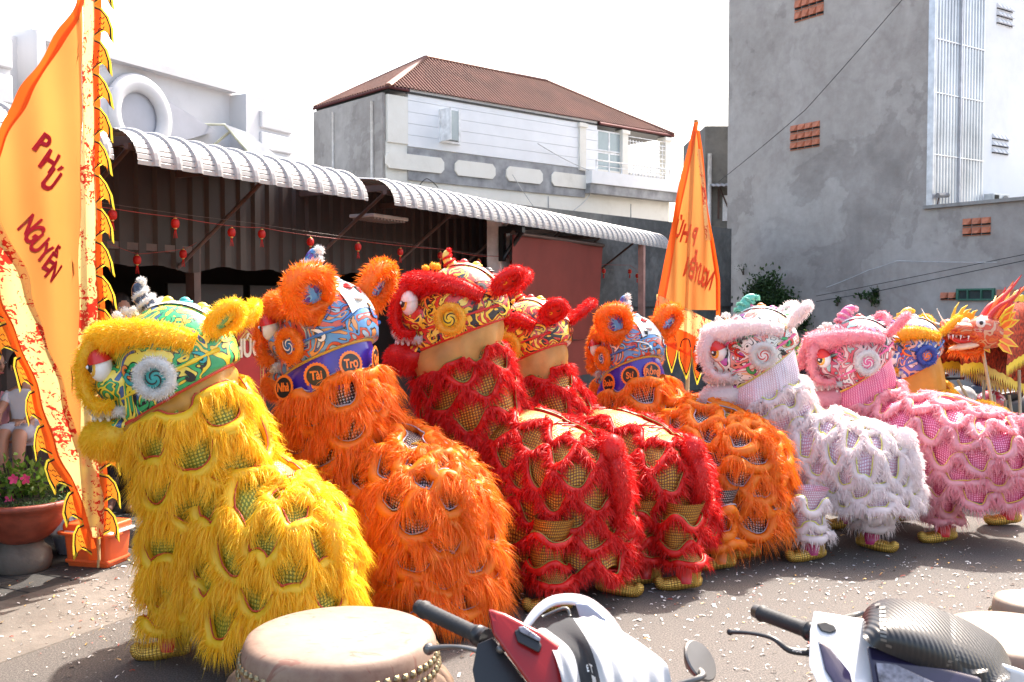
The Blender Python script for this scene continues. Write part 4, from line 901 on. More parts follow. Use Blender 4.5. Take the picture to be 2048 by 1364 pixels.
def lion(label, group, c, HC, yaw, pitch, roll, FG, RG, ridge, W, neck=(.24, .34), hsc=1.0, legs=(), hem=(.30, .30), extras=None):
    base = vec((FG[0]+RG[0])/2, (FG[1]+RG[1])/2, 0)
    root = thing("lion_costume", label, "lion costume", base, 0, group)
    HC, FG, RG = vec(*HC)-base, vec(*FG, 0)-base if len(FG) == 2 else vec(*FG)-base, vec(*RG, 0)-base
    M = Matrix.Translation(HC) @ Matrix.Rotation(yaw, 4, 'Z') @ Matrix.Rotation(pitch, 4, 'Y') @ Matrix.Rotation(roll, 4, 'X') @ Matrix.Scale(hsc, 4)
    qh = min(1, (4.8/(HC[1]+base[1])))**1.5; global HQ; HQ = qh
    head, rim = lion_head(root, M, c)
    # collar cloth from the rim to the neck
    rimw = xf(rim, M); fw = vec(math.cos(yaw), math.sin(yaw), 0); ntop = (rimw.mean(0))+vec(0, 0, -c.get('colh', .13))-fw*c.get('colb', .03); G = []
    n = len(rimw); 
    for k in np.linspace(0, 1, 13):
        tgt = []
        for i in range(n):
            a = math.atan2(rimw[i][1]-rimw.mean(0)[1], rimw[i][0]-rimw.mean(0)[0]); rr = neck[0]*1.12*(1+.03*math.sin(9*a)); tgt.append(vec(ntop[0]+math.cos(a)*rr, ntop[1]+math.sin(a)*rr, ntop[2]+.8*(rimw[i][2]-rimw.mean(0)[2])-.01))
        tgt = np.array(tgt); bul = (math.sin(k*math.pi)*.016+(k*.6+math.sin(k*3)*.4)*.024*(1-2*np.abs(np.sin(np.arange(n)*.85+np.sin(np.arange(n)*.45)*2.5+k*.8))))[:, None]*nz(tgt-ntop); G.append(rimw*(1-k)+tgt*k+bul)
    G = np.array(G); b = MB(); V, F, U = grid(G, cv=True); U = U*[.3, 1.6]; b.add(V, F, 0, U, True); col = b.build("collar", c['collar'], root)
    if extras: extras(col, G, n)
    # bodies
    d = RG-FG; d[2] = 0; L = np.linalg.norm(d); f = d/L
    hd = vec(*(-f)); nt = ntop+vec(0, 0, .04)
    Sn = neck_surface(nt, (FG[0], FG[1], hem[0]), neck[0], neck[1], fw); ridge = (ridge[1]+.03+.42*max(0, ridge[0]-ridge[1]), ridge[1]-.01); A = vec(FG[0]+f[0]*.12, FG[1]+f[1]*.12, ridge[0]); B_ = vec(RG[0], RG[1], ridge[1]); Sb, per = back_surface(A, B_, W, hem[1])
    bc, bf, bp = MB(), MB(), MB(); topc, botc = nt, vec(FG[0], FG[1], hem[0])
    def in_neck(P):
        k = np.clip((topc[2]-P[:, 2])/(topc[2]-botc[2]), 0, 1); C = topc+(botc-topc)*(k**1.1)[:, None]; rr = neck[0]+(neck[1]-neck[0])*k**.6; return np.hypot(P[:, 0]-C[:, 0], P[:, 1]-C[:, 1]) < rr*.93
    def in_back(P):
        q = P-A; x = np.clip(q[:, 0]*f[0]+q[:, 1]*f[1], 0, np.linalg.norm((B_-A)[:2])); C = A+np.outer(x, vec(f[0], f[1], 0)); return (np.hypot(P[:, 0]-C[:, 0], P[:, 1]-C[:, 1]) < W*.85) & (P[:, 2] < ridge[0]-.1)
    H = topc[2]-hem[0]; rows = np.arange(c['first'], H+.02, c['gap'])/H
    c = dict(c); qd = min(1, (5.2/max(HC[1]+base[1], 4)))**1.35; c['per_m'] *= qd; c['wd'] /= qd**.5
    drape(Sn, bc, bf, bp, c, rows, 2*math.pi*(neck[0]+neck[1])/2, inside=in_back, H=H)
    neckc = bc.build("neck_cloth", c['cloth'], root); bf.build("neck_ruffle", c['fur'], neckc); bp.build("neck_piping", c['pipe'], neckc)
    bc, bf, bp = MB(), MB(), MB(); H = .42+ridge[1]-.24-hem[1]; rows = np.arange(c.get('bfirst', .16), H+.02, c['gap'])/H
    drape(Sb, bc, bf, bp, c, rows, per, inside=in_neck, H=H, nu=120)
    bk = bc.build("back_cloth", c['cloth'], root); bf.build("back_ruffle", c['fur'], bk); bp.build("back_piping", c['pipe'], bk)
    # ridge fringe and tail
    b = MB(); q = [A+vec(0, 0, .0), (A+B_)/2+vec(0, 0, .01), B_+vec(f[0]*.06, f[1]*.06, -.06)]
    if c.get('fringe'):
        lat = vec(-f[1], f[0], 0)
        for sg in (-1, 1): fur_tube(b, [p_+lat*.07*sg*W/.3 for p_ in q], .02, c['L']*.9, c['dens'], 0, wd=c['wd'], n=24, comb=(0, 0, .2))
        b.build("ridge_fringe", c['fur'], bk)
    tb = MB(); e = B_+vec(f[0], f[1], 0)*(W*1.02)+vec(0, 0, -.16); tr = c.get('tail', 1.0)
    fur_tube(tb, [B_+vec(f[0], f[1], 0)*W*.6+vec(0, 0, -.03), e, e+vec(f[0]*.03, f[1]*.03, -.16*tr), e+vec(0, 0, -.3*tr)], [.035, .06*tr, .06*tr, .03], c['L']*1.0, c['dens'], 0, wd=c['wd'], n=20, comb=(0, 0, -.3)); 
    if c.get('pom'): fur_blob(tb, B_+vec(f[0], f[1], 0)*W*.9+vec(0, 0, -.09), (.085, .085, .11), c['L']*.8, 1500, 0, wd=c['wd'], comb=(0, 0, -.2))
    tb.build("tail", c['fur'], root)
    b = MB(); zz = []; lat = vec(-f[1], f[0], 0)
    for k in range(23):
        p_ = A*(1-k/22)+B_*(k/22)+vec(0, 0, .012-.05*0); zz.append(p_+lat*(.05 if k % 2 else -.05)+vec(0, 0, -.006))
    b.add(*tube([z_+vec(0, 0, .02) for z_ in zz], .006, 5))
    b.build("spine_trim", c['braid'], bk)
    for lg in legs:
        hx, hy, fx, fy, yw, hz_ = lg; lion_leg(root, c, (hx-base[0], hy-base[1], hz_), (fx-base[0], fy-base[1], 0), yw)
    return root
GP = lambda px, d: (WP(px, 600, d).x, d)
def badge(words):
    def ex(col, G, n):
        for idx, wd_ in words:
            i = idx % n; p = G[6, i]; ax_ = nz(G[6, (i+1) % n]-G[6, (i-1) % n]); up_ = nz(G[2, i]-G[10, i]); nn = nz(np.cross(ax_, up_)); 
            cen = G.mean((0, 1)); 
            if np.dot(nn, p-cen) < 0: nn = -nn
            ax_ = np.cross(up_, nn); r_ = .06; th = np.linspace(0, 2*math.pi, 49)[:-1]; b = MB()
            r_ *= 1.15; pts = [((r_+.006*(k % 2))*math.cos(a), (r_+.006*(k % 2))*math.sin(a)) for k, a in enumerate(th)]; b.add(*prism(pts, p+nn*.026, ax_, up_, nn, .004), m=1); b.add(*prism([(.056*math.cos(a), .056*math.sin(a)) for a in th], p+nn*.029, ax_, up_, nn, .004), m=0)
            V, F = text_geo(wd_, .068, .001, .8); b.add(xf(V, basis(p+nn*.0325, ax_, up_, nn)), F, 1); b.build("badge", [M_blk, M_org], col)
    return ex
Lyel = dict(seed=3, colh=.07, jawr=1.12, hornp=48, horns=.78, fur=furmat("yellow fur", (.97, .56, .012), (1.0, .72, .04), .42), cloth=sequin("lime gold cloth", (.17, .19, .01), (.6, .5, .07), 62, .33, .6), pipe=flat("red piping", (.55, .05, .02)), paint=paint_mat("green flame paint", [(.02, .38, .12), (.85, .62, .04), (.02, .3, .12), (.05, .12, .3), (.9, .7, .1)]), sw=[M_yel, M_teal, M_yel, M_blk, M_grn, M_org], disc=M_teal, disc2=M_blk, ringfur=F_white, iris=M_goldp, lid=M_redp, braid=flat("red gold braid", (.6, .05, .03)), collar=mat("amber silk", (.68, .33, .05), .4, var=.2, vs=5, bmp=.12, bd=.02, transl=.35), strip=flat("pearl vinyl", (.7, .72, .68), .2, 1), horn=paint_mat("horn black", [(.03, .04, .07), (.8, .3, .1), (.02, .02, .04)], 9), hornfur=F_white, earmat=paint_mat("ear paint", [(.1, .5, .25), (.7, .1, .05), (.9, .7, .1)], 9), sock=M_redp,
    L=.042, dens=2.5, wd=.0029, amp=.075, wl=.30, rt=.03, Lb=.078, per_m=2150, clump=.018, messy=.2, droop=.6, first=.0, gap=.132, bfirst=.09, fringe=False)
Lor = dict(Lyel, seed=5, jawr=1.0, hornp=20, horns=1.0, fur=furmat("orange fur", (.88, .17, .008), (.95, .27, .015)), cloth=sequin("black sequin cloth", (.012, .01, .016), (.5, .48, .5), 60, .30, .6), pipe=flat("silver piping", (.35, .33, .4)), paint=paint_mat("blue cloud paint", [(.1, .3, .6), (.6, .08, .04), (.35, .5, .6), (.05, .1, .3), (.7, .3, .1)], 6, 2), sw=[M_blu, flat("paint sky", (.2, .5, .7)), M_redp, M_wht, M_org], disc=M_blu, disc2=M_wht, ringfur=furmat("orange trim fur", (.88, .2, .01), (.95, .3, .02)), iris=M_redp, lid=M_redp, braid=flat("gold braid", (.65, .42, .06)), collar=flat("violet satin", (.06, .03, .42), .3, .5), strip=flat("pearl vinyl", (.7, .72, .68), .2, 1), horn=paint_mat("horn blue", [(.05, .2, .5), (.7, .75, .8), (.1, .05, .4)], 9), hornfur=F_white, earmat=paint_mat("ear blue", [(.1, .35, .7), (.75, .8, .85), (.08, .05, .3)], 8), sock=M_org, rt=.036, Lb=.10, per_m=2450, gap=.108, amp=.05, colh=.2, messy=.44, ear=1.45, earfur=1.35, clump=.035, bfirst=.06, eary=70, earroll=62, earp=0, earx=-.12, earz=.17)
Lred = dict(Lyel, ear=1.1, seed=8, fur=furmat("red fur", (.62, .006, .006), (.8, .018, .012)), cloth=sequin("gold sequin cloth", (.17, .055, .006), (.55, .29, .04), 60, .34, .6), pipe=flat("olive piping", (.25, .2, .03)), paint=paint_mat("red flame paint", [(.6, .03, .02), (.9, .55, .04), (.02, .02, .03), (.6, .05, .02), (.9, .7, .1)], 6.5, 4), sw=[M_redp, M_yel, M_blk, M_org, M_yel], disc=M_yel, disc2=M_blk, ringfur=furmat("amber fur", (.88, .45, .03), (.92, .55, .06)), iris=M_goldp, lid=M_wht, braid=M_redp, collar=mat("pale amber silk", (.72, .38, .11), .42, var=.2, vs=5, bmp=.12, bd=.02, transl=.35), strip=paint_mat("strip red", [(.75, .7, .65), (.75, .1, .08), (.9, .75, .2), (.75, .7, .65)], 5, 5), horn=flat("horn yellow", (.8, .6, .1)), hornfur=furmat("horn red fur", (.65, .01, .01), (.8, .02, .02)), earmat=M_redp, sock=M_redp, colh=.19, horns=.6, colb=.0, spread=1.4, rt=.022, Lb=.062, per_m=2450, gap=.13, amp=.055, messy=.3, wl=.26, droop=.35, L=.038, clump=.012, bfirst=.14, pom=1, tail=1.2, om=.4)
Lwh = dict(Lyel, seed=11, jawr=1.2, hornp=-25, horns=.8, fur=furmat("soft white fur", (.93, .86, .85), (.87, .76, .77), .42), cloth=sequin("lilac sequin cloth", (.48, .26, .35), (.7, .64, .75), 60, .34, .5), pipe=flat("lime piping", (.7, .7, .12)), paint=paint_mat("white flame paint", [(.78, .76, .7), (.75, .25, .2), (.78, .76, .7), (.45, .08, .35), (.75, .5, .25), (.78, .76, .7)], 6, 7), sw=[M_pnk, M_org, flat("paint magenta", (.5, .02, .25)), M_grn, M_redp], disc=M_wht, disc2=M_redp, collar=sequin("white mesh", (.6, .42, .5), (.8, .76, .82), 65, .36), braid=flat("lime braid", (.5, .55, .1)), strip=M_wht, horn=flat("horn mint", (.1, .45, .35)), hornfur=furmat("mint fur", (.1, .5, .38), (.3, .6, .5)), earmat=M_wht, sock=flat("magenta sock", (.4, .02, .12)), colh=.22, spread=1.2, bfirst=.05, rt=.028, Lb=.055, per_m=1700, gap=.125, amp=.05, wl=.2, messy=.2, droop=.5, L=.04, wd=.003, om=1.6, pom=1, fringe=True, clump=.014)
Lpk = dict(Lwh, seed=14, fur=furmat("pink fur", (.9, .33, .40), (.88, .46, .5), .38), cloth=sequin("rose sequin cloth", (.55, .05, .14), (.85, .35, .5), 65, .33), pipe=flat("gold piping", (.75, .5, .08)), paint=paint_mat("rose flame paint", [(.7, .45, .45), (.6, .06, .1), (.3, .45, .42), (.75, .7, .66), (.6, .1, .15)], 6, 9), sw=[M_pnk, M_redp, flat("paint grey green", (.2, .35, .3)), M_wht, M_pnk], disc=M_pnk, disc2=M_wht, ringfur=F_white, collar=sequin("rose mesh", (.6, .08, .2), (.85, .4, .5), 65, .33), braid=M_goldp, horn=M_pnk, hornfur=furmat("pale pink fur", (.85, .55, .6), (.8, .4, .48)), earmat=M_pnk, sock=M_redp, wl=.24, amp=.055, gap=.135, om=1.2)
Ly2 = dict(Lyel, seed=17, hornp=-30, paint=paint_mat("blue flame paint", [(.06, .12, .5), (.75, .4, .3), (.05, .08, .3), (.8, .75, .7)], 6, 11), sw=[M_blu, M_wht, M_org, M_redp], cloth=sequin("black gold cloth", (.04, .03, .02), (.8, .55, .12), 65, .34), collar=mat("dark amber silk", (.7, .3, .03), .5, var=.1, transl=.2), fur=furmat("amber yellow fur", (.9, .45, .02), (.92, .55, .04)), braid=flat("orange braid", (.7, .2, .03)), colh=.34, per_m=1500, disc=M_org, disc2=M_blu, ringfur=furmat("blue trim fur", (.05, .1, .45), (.08, .15, .5)), horn=M_goldp, hornfur=furmat("horn amber fur", (.9, .5, .03), (.9, .6, .06)))
def yawof(x, y): return math.atan2(y, x)
def hc(px, py, d): q = WP(px, py, d); return (q.x, q.y, q.z)
G1 = "lion dance costumes lined up along the street"
def leg(px, py, hx, hy, yw=math.pi, hz_=.55):
    d = WP(px, py, 5).y; k = CAMZ/(CAMZ-WP(px, py, 1).z); p = WP(px, py, 1); x, y = p.x*k, k
    return (x+hx, y+hy, x, y, yw, hz_)
lion("yellow lion costume with green painted face, nearest and leftmost of the row", G1, Lyel, hc(352, 722, 4.78), yawof(-1, -.06), R(3), 0, GP(440, 4.95), GP(578, 4.68), (1.13, .90), .265, (.22, .30), 1.0, [leg(340, 1318, .12, .05, yawof(-1, -.1), .75), leg(520, 1290, 0, 0)], (.36, .22))
lion("orange lion costume with violet collar lettered Tài Trợ Quý, beside the yellow one", G1, Lor, hc(655, 660, 5.7), yawof(-.85, .5), R(-4), R(-4), GP(712, 5.95), GP(862, 5.4), (1.12, .95), .285, (.23, .33), 1.02, [leg(880, 1255, 0, .1), leg(800, 1235, 0, .1)], (.3, .2), badge([(10, "Nhà"), (15, "Tài"), (20, "Trợ"), (25, "Quý")]))
lion("red lion costume with black and yellow face, its pale amber collar facing the camera", G1, Lred, hc(925, 618, 6.25), yawof(-1, .12), R(-6), 0, GP(965, 6.45), GP(1150, 5.95), (1.15, 1.0), .30, (.22, .33), 1.0, [leg(1110, 1225, 0, 0), leg(1225, 1190, 0, 0, yawof(1, -.3)), leg(1035, 1165, 0, 0)], (.3, .25))
lion("second red lion costume, head mostly hidden behind the first red lion", G1, dict(Lred, seed=9), hc(1064, 674, 6.95), yawof(-.8, .5), R(-2), 0, GP(1145, 7.05), GP(1325, 6.4), (1.12, .93), .29, (.22, .33), .95, [leg(1370, 1180, 0, 0), leg(1290, 1170, 0, 0)], (.3, .25))
lion("orange lion costume with violet collar lettered Sư Rồng, between the red and white ones", G1, dict(Lor, seed=6, per_m=1400), hc(1262, 700, 7.6), yawof(-.55, .85), R(-2), 0, GP(1315, 7.65), GP(1478, 6.9), (1.05, .95), .31, (.22, .33), .92, [leg(1440, 1140, 0, 0), leg(1490, 1118, 0, .1)], (.3, .22), badge([(23, "Rồng"), (18, "Sư"), (13, "Đoàn")]))
lion("white lion costume with lilac sequin cloth and mint horn", G1, Lwh, hc(1515, 690, 7.35), yawof(-1, .05), R(8), 0, GP(1560, 7.45), GP(1735, 7.05), (.98, .90), .30, (.22, .30), 1.0, [leg(1622, 1122, .0, 0.02, math.pi+.2, .5), leg(1742, 1100, 0, 0, -.6, .5), leg(1582, 1072, 0, 0, math.pi, .5), leg(1692, 1058, 0, 0, math.pi, .5)], (.42, .38))
lion("pink lion costume with rose sequin cloth, at the right edge beyond the white one", G1, Lpk, hc(1712, 705, 7.95), yawof(-1, -.02), R(8), 0, GP(1765, 7.9), GP(1965, 7.35), (1.05, .97), .36, (.22, .31), 1.0, [leg(1885, 1085, .05, 0, math.pi+.1, .5), leg(1800, 1045, 0, 0, math.pi, .5), leg(2015, 1050, 0, 0, math.pi, .5)], (.42, .36))
lion("amber yellow lion costume with blue painted face, farthest of the row", G1, Ly2, hc(1820, 695, 9.2), yawof(-.95, -.2), R(4), 0, GP(1850, 9.2), GP(1955, 9.0), (.92, .86), .30, (.24, .34), 1.0, [leg(1850, 1000, 0, 0), leg(1875, 985, 0, 0)], (.35, .35))
# ------------------------------------------------------------------ big flags
M_fl = mat("orange flag silk", (.6, .225, .055), .6, var=.06, vs=1.2, bmp=.0, transl=.5); M_flo = mat("deep orange flag edge", (.8, .11, .01), .6, var=.08, vs=2, transl=.4)
def print_mat():
    m, t, p = newmat("dragon print cloth"); v = tc(t, 'UV'); n = noise(t, v, 14, 5, .6, 1.2); n2 = noise(t, v, 1.6, 2)
    f = mth(t, 'GREATER_THAN', mth(t, 'ADD', mth(t, 'MULTIPLY', n, .6), mth(t, 'MULTIPLY', n2, .55)), .61)
    c = mixc(t, f, (.8, .62, .25), (.55, .03, .015)); t.links.new(c, p.inputs['Base Color']); p.inputs['Roughness'].default_value = .7; addtransl(t, p, c, .5); return m
M_prt = print_mat(); M_flb = mat("bright flame orange", (.9, .24, .02), .6, transl=.5); M_lime = mat("gold flag edge", (.8, .6, .05), .6, transl=.4); M_ink = flat("flag ink", (.015, .012, .01), .8, 0)
def flag_sheet(b, S, u0, u1, v0, v1, nu=20, nv=20, m=0, off=0):
    u = np.linspace(u0, u1, nu) if np.isscalar(u0) else None
    G = np.array([[S(a, c_) for c_ in np.linspace(v0, v1, nv)] for a in np.linspace(u0, u1, nu)]); V, F, U = grid(G); b.add(V, F, m, U, True)
def poly2(pts, v):
    """horizontal interpolation along a list of (v, x)"""
    vs = [p[0] for p in pts]; return float(np.interp(v, vs, [p[1] for p in pts]))
def sheet_between(name, m, root, EL, ER, v0, v1, f3, th=.004, nv=60, nu=10, uvs=(1, 6)):
    G = []
    for v in np.linspace(v0, v1, nv):
        a, c_ = poly2(EL, v), poly2(ER, v); G.append([f3(a+(c_-a)*k, v) for k in np.linspace(0, 1, nu)])
    G = np.array(G); b = MB(); V, F, U = grid(G, uvs=(uvs[1], uvs[0])); b.add(V, F, 0, U, True); return b.build(name, m, root)
def flames(root, E, v0, v1, n, size, f3, sgn, edge_m, ink=True, name="flame_edge", slope=.0):
    """row of flame shaped scallops along an edge x=E(v)"""
    for i in range(n):
        h = (v1-v0)/n; c0 = v0+h*(i+.5); b = MB(); out = []
        UP = [(-.12, -.5), (.35, -.4), (.72, -.16), (.98, .2), (1.06, .62)]; LO = [(-.12, .5), (.26, .36), (.52, .29), (.84, .4), (1.05, .64)]
        OUT = UP+LO[::-1]
        def fp(x, z, sc_): return f3(poly2(E, c0+z*h*sc_)+sgn*(x if x < 0 else x*sc_)*size, c0+z*h*sc_)
        for mi, sa, sb_ in ((0, 1.0, .88), (1, .88, .78)): b.add(*grid(np.array([[fp(x, z, sa), fp(x, z, sb_)] for x, z in OUT]))[:2], m=mi)
        b.add(*grid(np.array([[fp(xa, za, .78), fp((xa+xb)/2, (za+zb2)/2, .78), fp(xb, zb2, .78)] for (xa, za), (xb, zb2) in zip(UP, LO)]))[:2], m=2)
        for k in range(3):
            q = [f3(poly2(E, c0+z)+sgn*(x*size), c0+z)+vec(0, -.004, 0) for x, z in [(.15+.04*k, h*(.3-.17*k)), (.28, h*(.22-.17*k)), (.4, h*(.27-.17*k)), (.5, h*(.16-.15*k))]]; b.add(*tube(resample(q, 8), .0022, 4), m=None) if False else b.add(tube(resample(q, 8), .0022, 4)[0], tube(resample(q, 8), .0022, 4)[1], 1)
        b.build(name, [M_lime, M_ink, M_flb], root)
# left flag: hangs from a vertical pole, at forward distance ~6.1
FD = 6.15
def fpt(px, py, d=FD): q = WP(px, py, d); return q
fl0 = fpt(206, 1105, 6.25); flag1 = thing("festival_flag", "huge orange festival flag at the left, upright beside the cooler, lettered PHÚ NGUYỄN", "flag", (fl0.x, fl0.y, 0), 0)
fo = vec(fl0.x, fl0.y, 0); mpx = FD/FPX
def f3a(x, v):     # x in photograph pixels from pole 185, v likewise down; folded cloth
    x = x+(4*math.sin(v/38)+2.5*math.sin(v/17+1) if x < 150 else 1.5*math.sin(v/30)); q = fpt(x, v, 5.5+(v-300)/800*.72); fold = .05*math.sin(x*.032+v*.004)+.03*math.sin(x*.075-v*.006)+.0011*(185-x)*.8
    return vec(*q)-fo+vec(0, -fold*.6+.0, 0)
EL = [(-260, 250), (-20, 172), (350, -12), (430, -6), (620, 55), (800, 120), (960, 185), (1000, 190)]; 
ER = [(-260, 262), (0, 158), (300, 160), (560, 168), (1000, 172)]
# main panel
sheet_between("flag_cloth", M_fl, flag1, [(-260, 235), (-20, 166), (330, 8), (430, -4), (560, 50), (680, 100), (800, 130), (905, 165)], [(-260, 245), (0, 160), (905, 168)], -200, 900, f3a, nv=90, nu=24)
sheet_between("dragon_print_border", M_prt, flag1, [(-200, 160), (1050, 168)], [(-200, 188), (1050, 203)], -200, 1050, f3a, nu=8, uvs=(.25, 8))
sheet_between("orange_edge", M_flo, flag1, [(-200, 186), (1050, 198)], [(-200, 202), (1050, 208)], -200, 1060, lambda x, v: f3a(x, v)+vec(0, .006, 0), nu=4)
flames(flag1, [(-200, 192), (1050, 200)], -190, 1080, 19, 31, f3a, 1, M_flo)
# lower-left hanging border: print strip then deep orange with flames
lowE = [(370, -34), (430, -20), (560, 12), (620, 28), (700, 58), (850, 112), (1000, 168), (1100, 196)]
def shl(E, d): return [(v, x+d) for v, x in E]
sheet_between("dragon_print_border", M_prt, flag1, shl(lowE, -2), [(372, -30), (400, -6), (430, 12), (500, 44), (560, 66), (700, 108), (850, 158), (940, 192), (1000, 204), (1075, 206)], 375, 1075, lambda x, v: f3a(x, v)+vec(0, -.012, 0), nu=8, uvs=(.3, 5))
sheet_between("orange_edge", M_flo, flag1, shl(lowE, -17), shl(lowE, 0), 440, 1120, lambda x, v: f3a(x, v)+vec(0, -.018, 0), nu=8)
flames(flag1, shl(lowE, -13), 440, 1110, 10, 30, lambda x, v: f3a(x, v)+vec(0, -.022, 0), -1, M_flo)
sheet_between("sleeve", M_flo, flag1, [(-200, 232), (-20, 158), (340, -12)], [(-200, 250), (-20, 178), (340, 8)], -200, 345, lambda x, v: f3a(x, v)+vec(0, -.01, 0), nu=6)
b = MB(); b.add(*tube([(-.07, .10, 0), fpt(182, -230, 5.2)-Vector(fo)], .012, 8)); b.build("pole", mat("bamboo pole", (.45, .33, .16), .6), flag1)
M_flred = flat("flag lettering red", (.55, .01, .03), .7, 0)
def letter_on(root, ch, px, py, hpx, ang, f3, m, mir=1, sx=.6, shear=0, origin=None, name="letter"):
    V, F = text_geo(ch, 1.0, 0, sx, shear); h = hpx/.72; a = R(ang); out = []
    for x, y, z in V: X = px+h*(x*mir*math.cos(a)+y*math.sin(a)); Y = py-h*(y*math.cos(a)-x*mir*math.sin(a)); out.append((X, Y))
    P = [f3(x, y) for x, y in out]; b = MB(); b.add([p+vec(0, -.006, 0) for p in P], F); b.add([p+vec(0, .006, 0) for p in P], F); b.build(name, m, root)
for ch, x, y in (("P", 86, 290), ("H", 97, 325), ("Ú", 104, 362)): letter_on(flag1, ch, x, y, 42, 33, f3a, M_flred, sx=.75)
for i, ch in enumerate("NGUYỄN"): letter_on(flag1, ch, 68+i*7.2, 452+i*18.5, 40, 38, f3a, M_flred, sx=.5)
# right flag
RD = 9.6
r0 = WP(1372, 610, RD); flag2 = thing("festival_flag", "tall tapering orange flag seen from behind, left of the grey tower, mirrored lettering", "flag", (r0.x, r0.y, 0), 0); ro = vec(r0.x, r0.y, 0)
def f3b(x, v):
    q = WP(x, v, RD); return vec(*q)-ro+vec(0, .05*math.sin(x*.11+v*.006)+.02*math.sin(x*.2), 0)
sheet_between("flag_cloth", M_fl, flag2, [(262, 1390), (400, 1364), (640, 1318)], [(262, 1394), (360, 1405), (480, 1426), (560, 1434), (645, 1434)], 262, 620, f3b, nv=60, nu=18)
sheet_between("sleeve", M_flo, flag2, [(245, 1388), (400, 1352), (645, 1303)], [(245, 1396), (400, 1366), (645, 1322)], 245, 640, lambda x, v: f3b(x, v)+vec(0, -.008, 0), nu=5)
sheet_between("side_hem", M_flo, flag2, [(262, 1392), (360, 1400), (480, 1422), (560, 1430), (650, 1430)], [(262, 1397), (360, 1410), (480, 1428), (560, 1437), (650, 1437)], 262, 640, lambda x, v: f3b(x, v)+vec(0, -.008, 0), nu=3)
def f3c(x, v): return f3b(x, v)+vec(0, -.01, 0)
G = np.array([[f3c(1312+k*(1440-1312), 588+k*62+w_*48) for w_ in np.linspace(0, 1, 6)] for k in np.linspace(0, 1, 24)]); b = MB(); V, F, U = grid(G, uvs=(3, .4)); b.add(V, F, 0, U, True); b.build("dragon_print_border", M_prt, flag2)
G = np.array([[f3c(1309+k*(1440-1309), 634+k*62+w_*45) for w_ in np.linspace(0, 1, 6)] for k in np.linspace(0, 1, 24)]); b = MB(); V, F, U = grid(G); b.add(V, F, 0, U, True); b.build("orange_edge", M_flo, flag2)
for i in range(5):
    x0 = 1318+i*26; y0 = 678+i*12; b = MB()
    LR = [(-12, 12, -6), (-12, 12, 14), (-10, 10, 26), (-6, 6, 40), (-1, 1, 56)]; OUT = [(a, y) for a, _, y in LR]+[(c_, y) for _, c_, y in LR[::-1]]
    for mi, sa, sb_ in ((0, 1, .86), (1, .86, .76)): b.add(*grid(np.array([[f3c(x0+x*sa, y0+y*sa), f3c(x0+x*sb_, y0+y*sb_)] for x, y in OUT]))[:2], m=mi)
    b.add(*grid(np.array([[f3c(x0+x*.76, y0+y*.76) for x in (xa, xb)] for xa, xb, y in LR]))[:2], m=2)
    b.build("flame_edge", [M_lime, M_ink, M_flo], flag2)
    b = MB(); q = [f3c(x0-9, y0-8)+vec(0, -.01, 0), f3c(x0-6, y0-22)+vec(0, -.01, 0), f3c(x0+4, y0-24)+vec(0, -.01, 0), f3c(x0+8, y0-8)+vec(0, -.01, 0)]; b.add(*tube(resample(q, 10), .006, 4)); b.build("ink_curl", M_ink, flag2)
sheet_between("print_strip", M_prt, flag2, [(300, 1392), (480, 1412)], [(300, 1398), (480, 1424)], 300, 480, lambda x, v: f3b(x, v)+vec(0, -.012, 0), nu=4, uvs=(.15, 2))
M_flor = flat("flag lettering orange red", (.7, .08, .02), .7, 0)
for ch, x, y in (("P", 1387, 475), ("H", 1371, 468), ("Ú", 1359, 458)): letter_on(flag2, ch, x, y, 36, 14, f3b, M_flor, -1, sx=.38)
for i, ch in enumerate("NGUYỄN"): letter_on(flag2, ch, 1420-i*9.0, 562-i*5.2, 38, 12, f3b, M_flor, -1, sx=.3)
b = MB(); b.add(*tube([(0.0, .04, 0), tuple(vec(*WP(1392, 240, RD+.04))-ro)], .02, 8)); b.build("pole", bpy.data.materials["bamboo pole"], flag2)
# ------------------------------------------------------------------ dragon on poles
M_drs = mat("dragon red cloth", (.42, .04, .008), .9, var=.75, vs=26, bmp=.6, bd=.02, transl=.05); M_dry = flat("dragon yellow", (.85, .58, .03)); M_dror = flat("dragon orange", (.85, .17, .02))
dr0 = WP(1960, 650, 9.6); dragon = thing("dragon_puppet", "red and gold dragon puppet held up on pale poles at the right edge", "dragon puppet", (dr0.x, dr0.y, 0)); do = vec(dr0.x, dr0.y, 0)
DP = lambda px, py, d=9.6: vec(*WP(px, py, d))-do
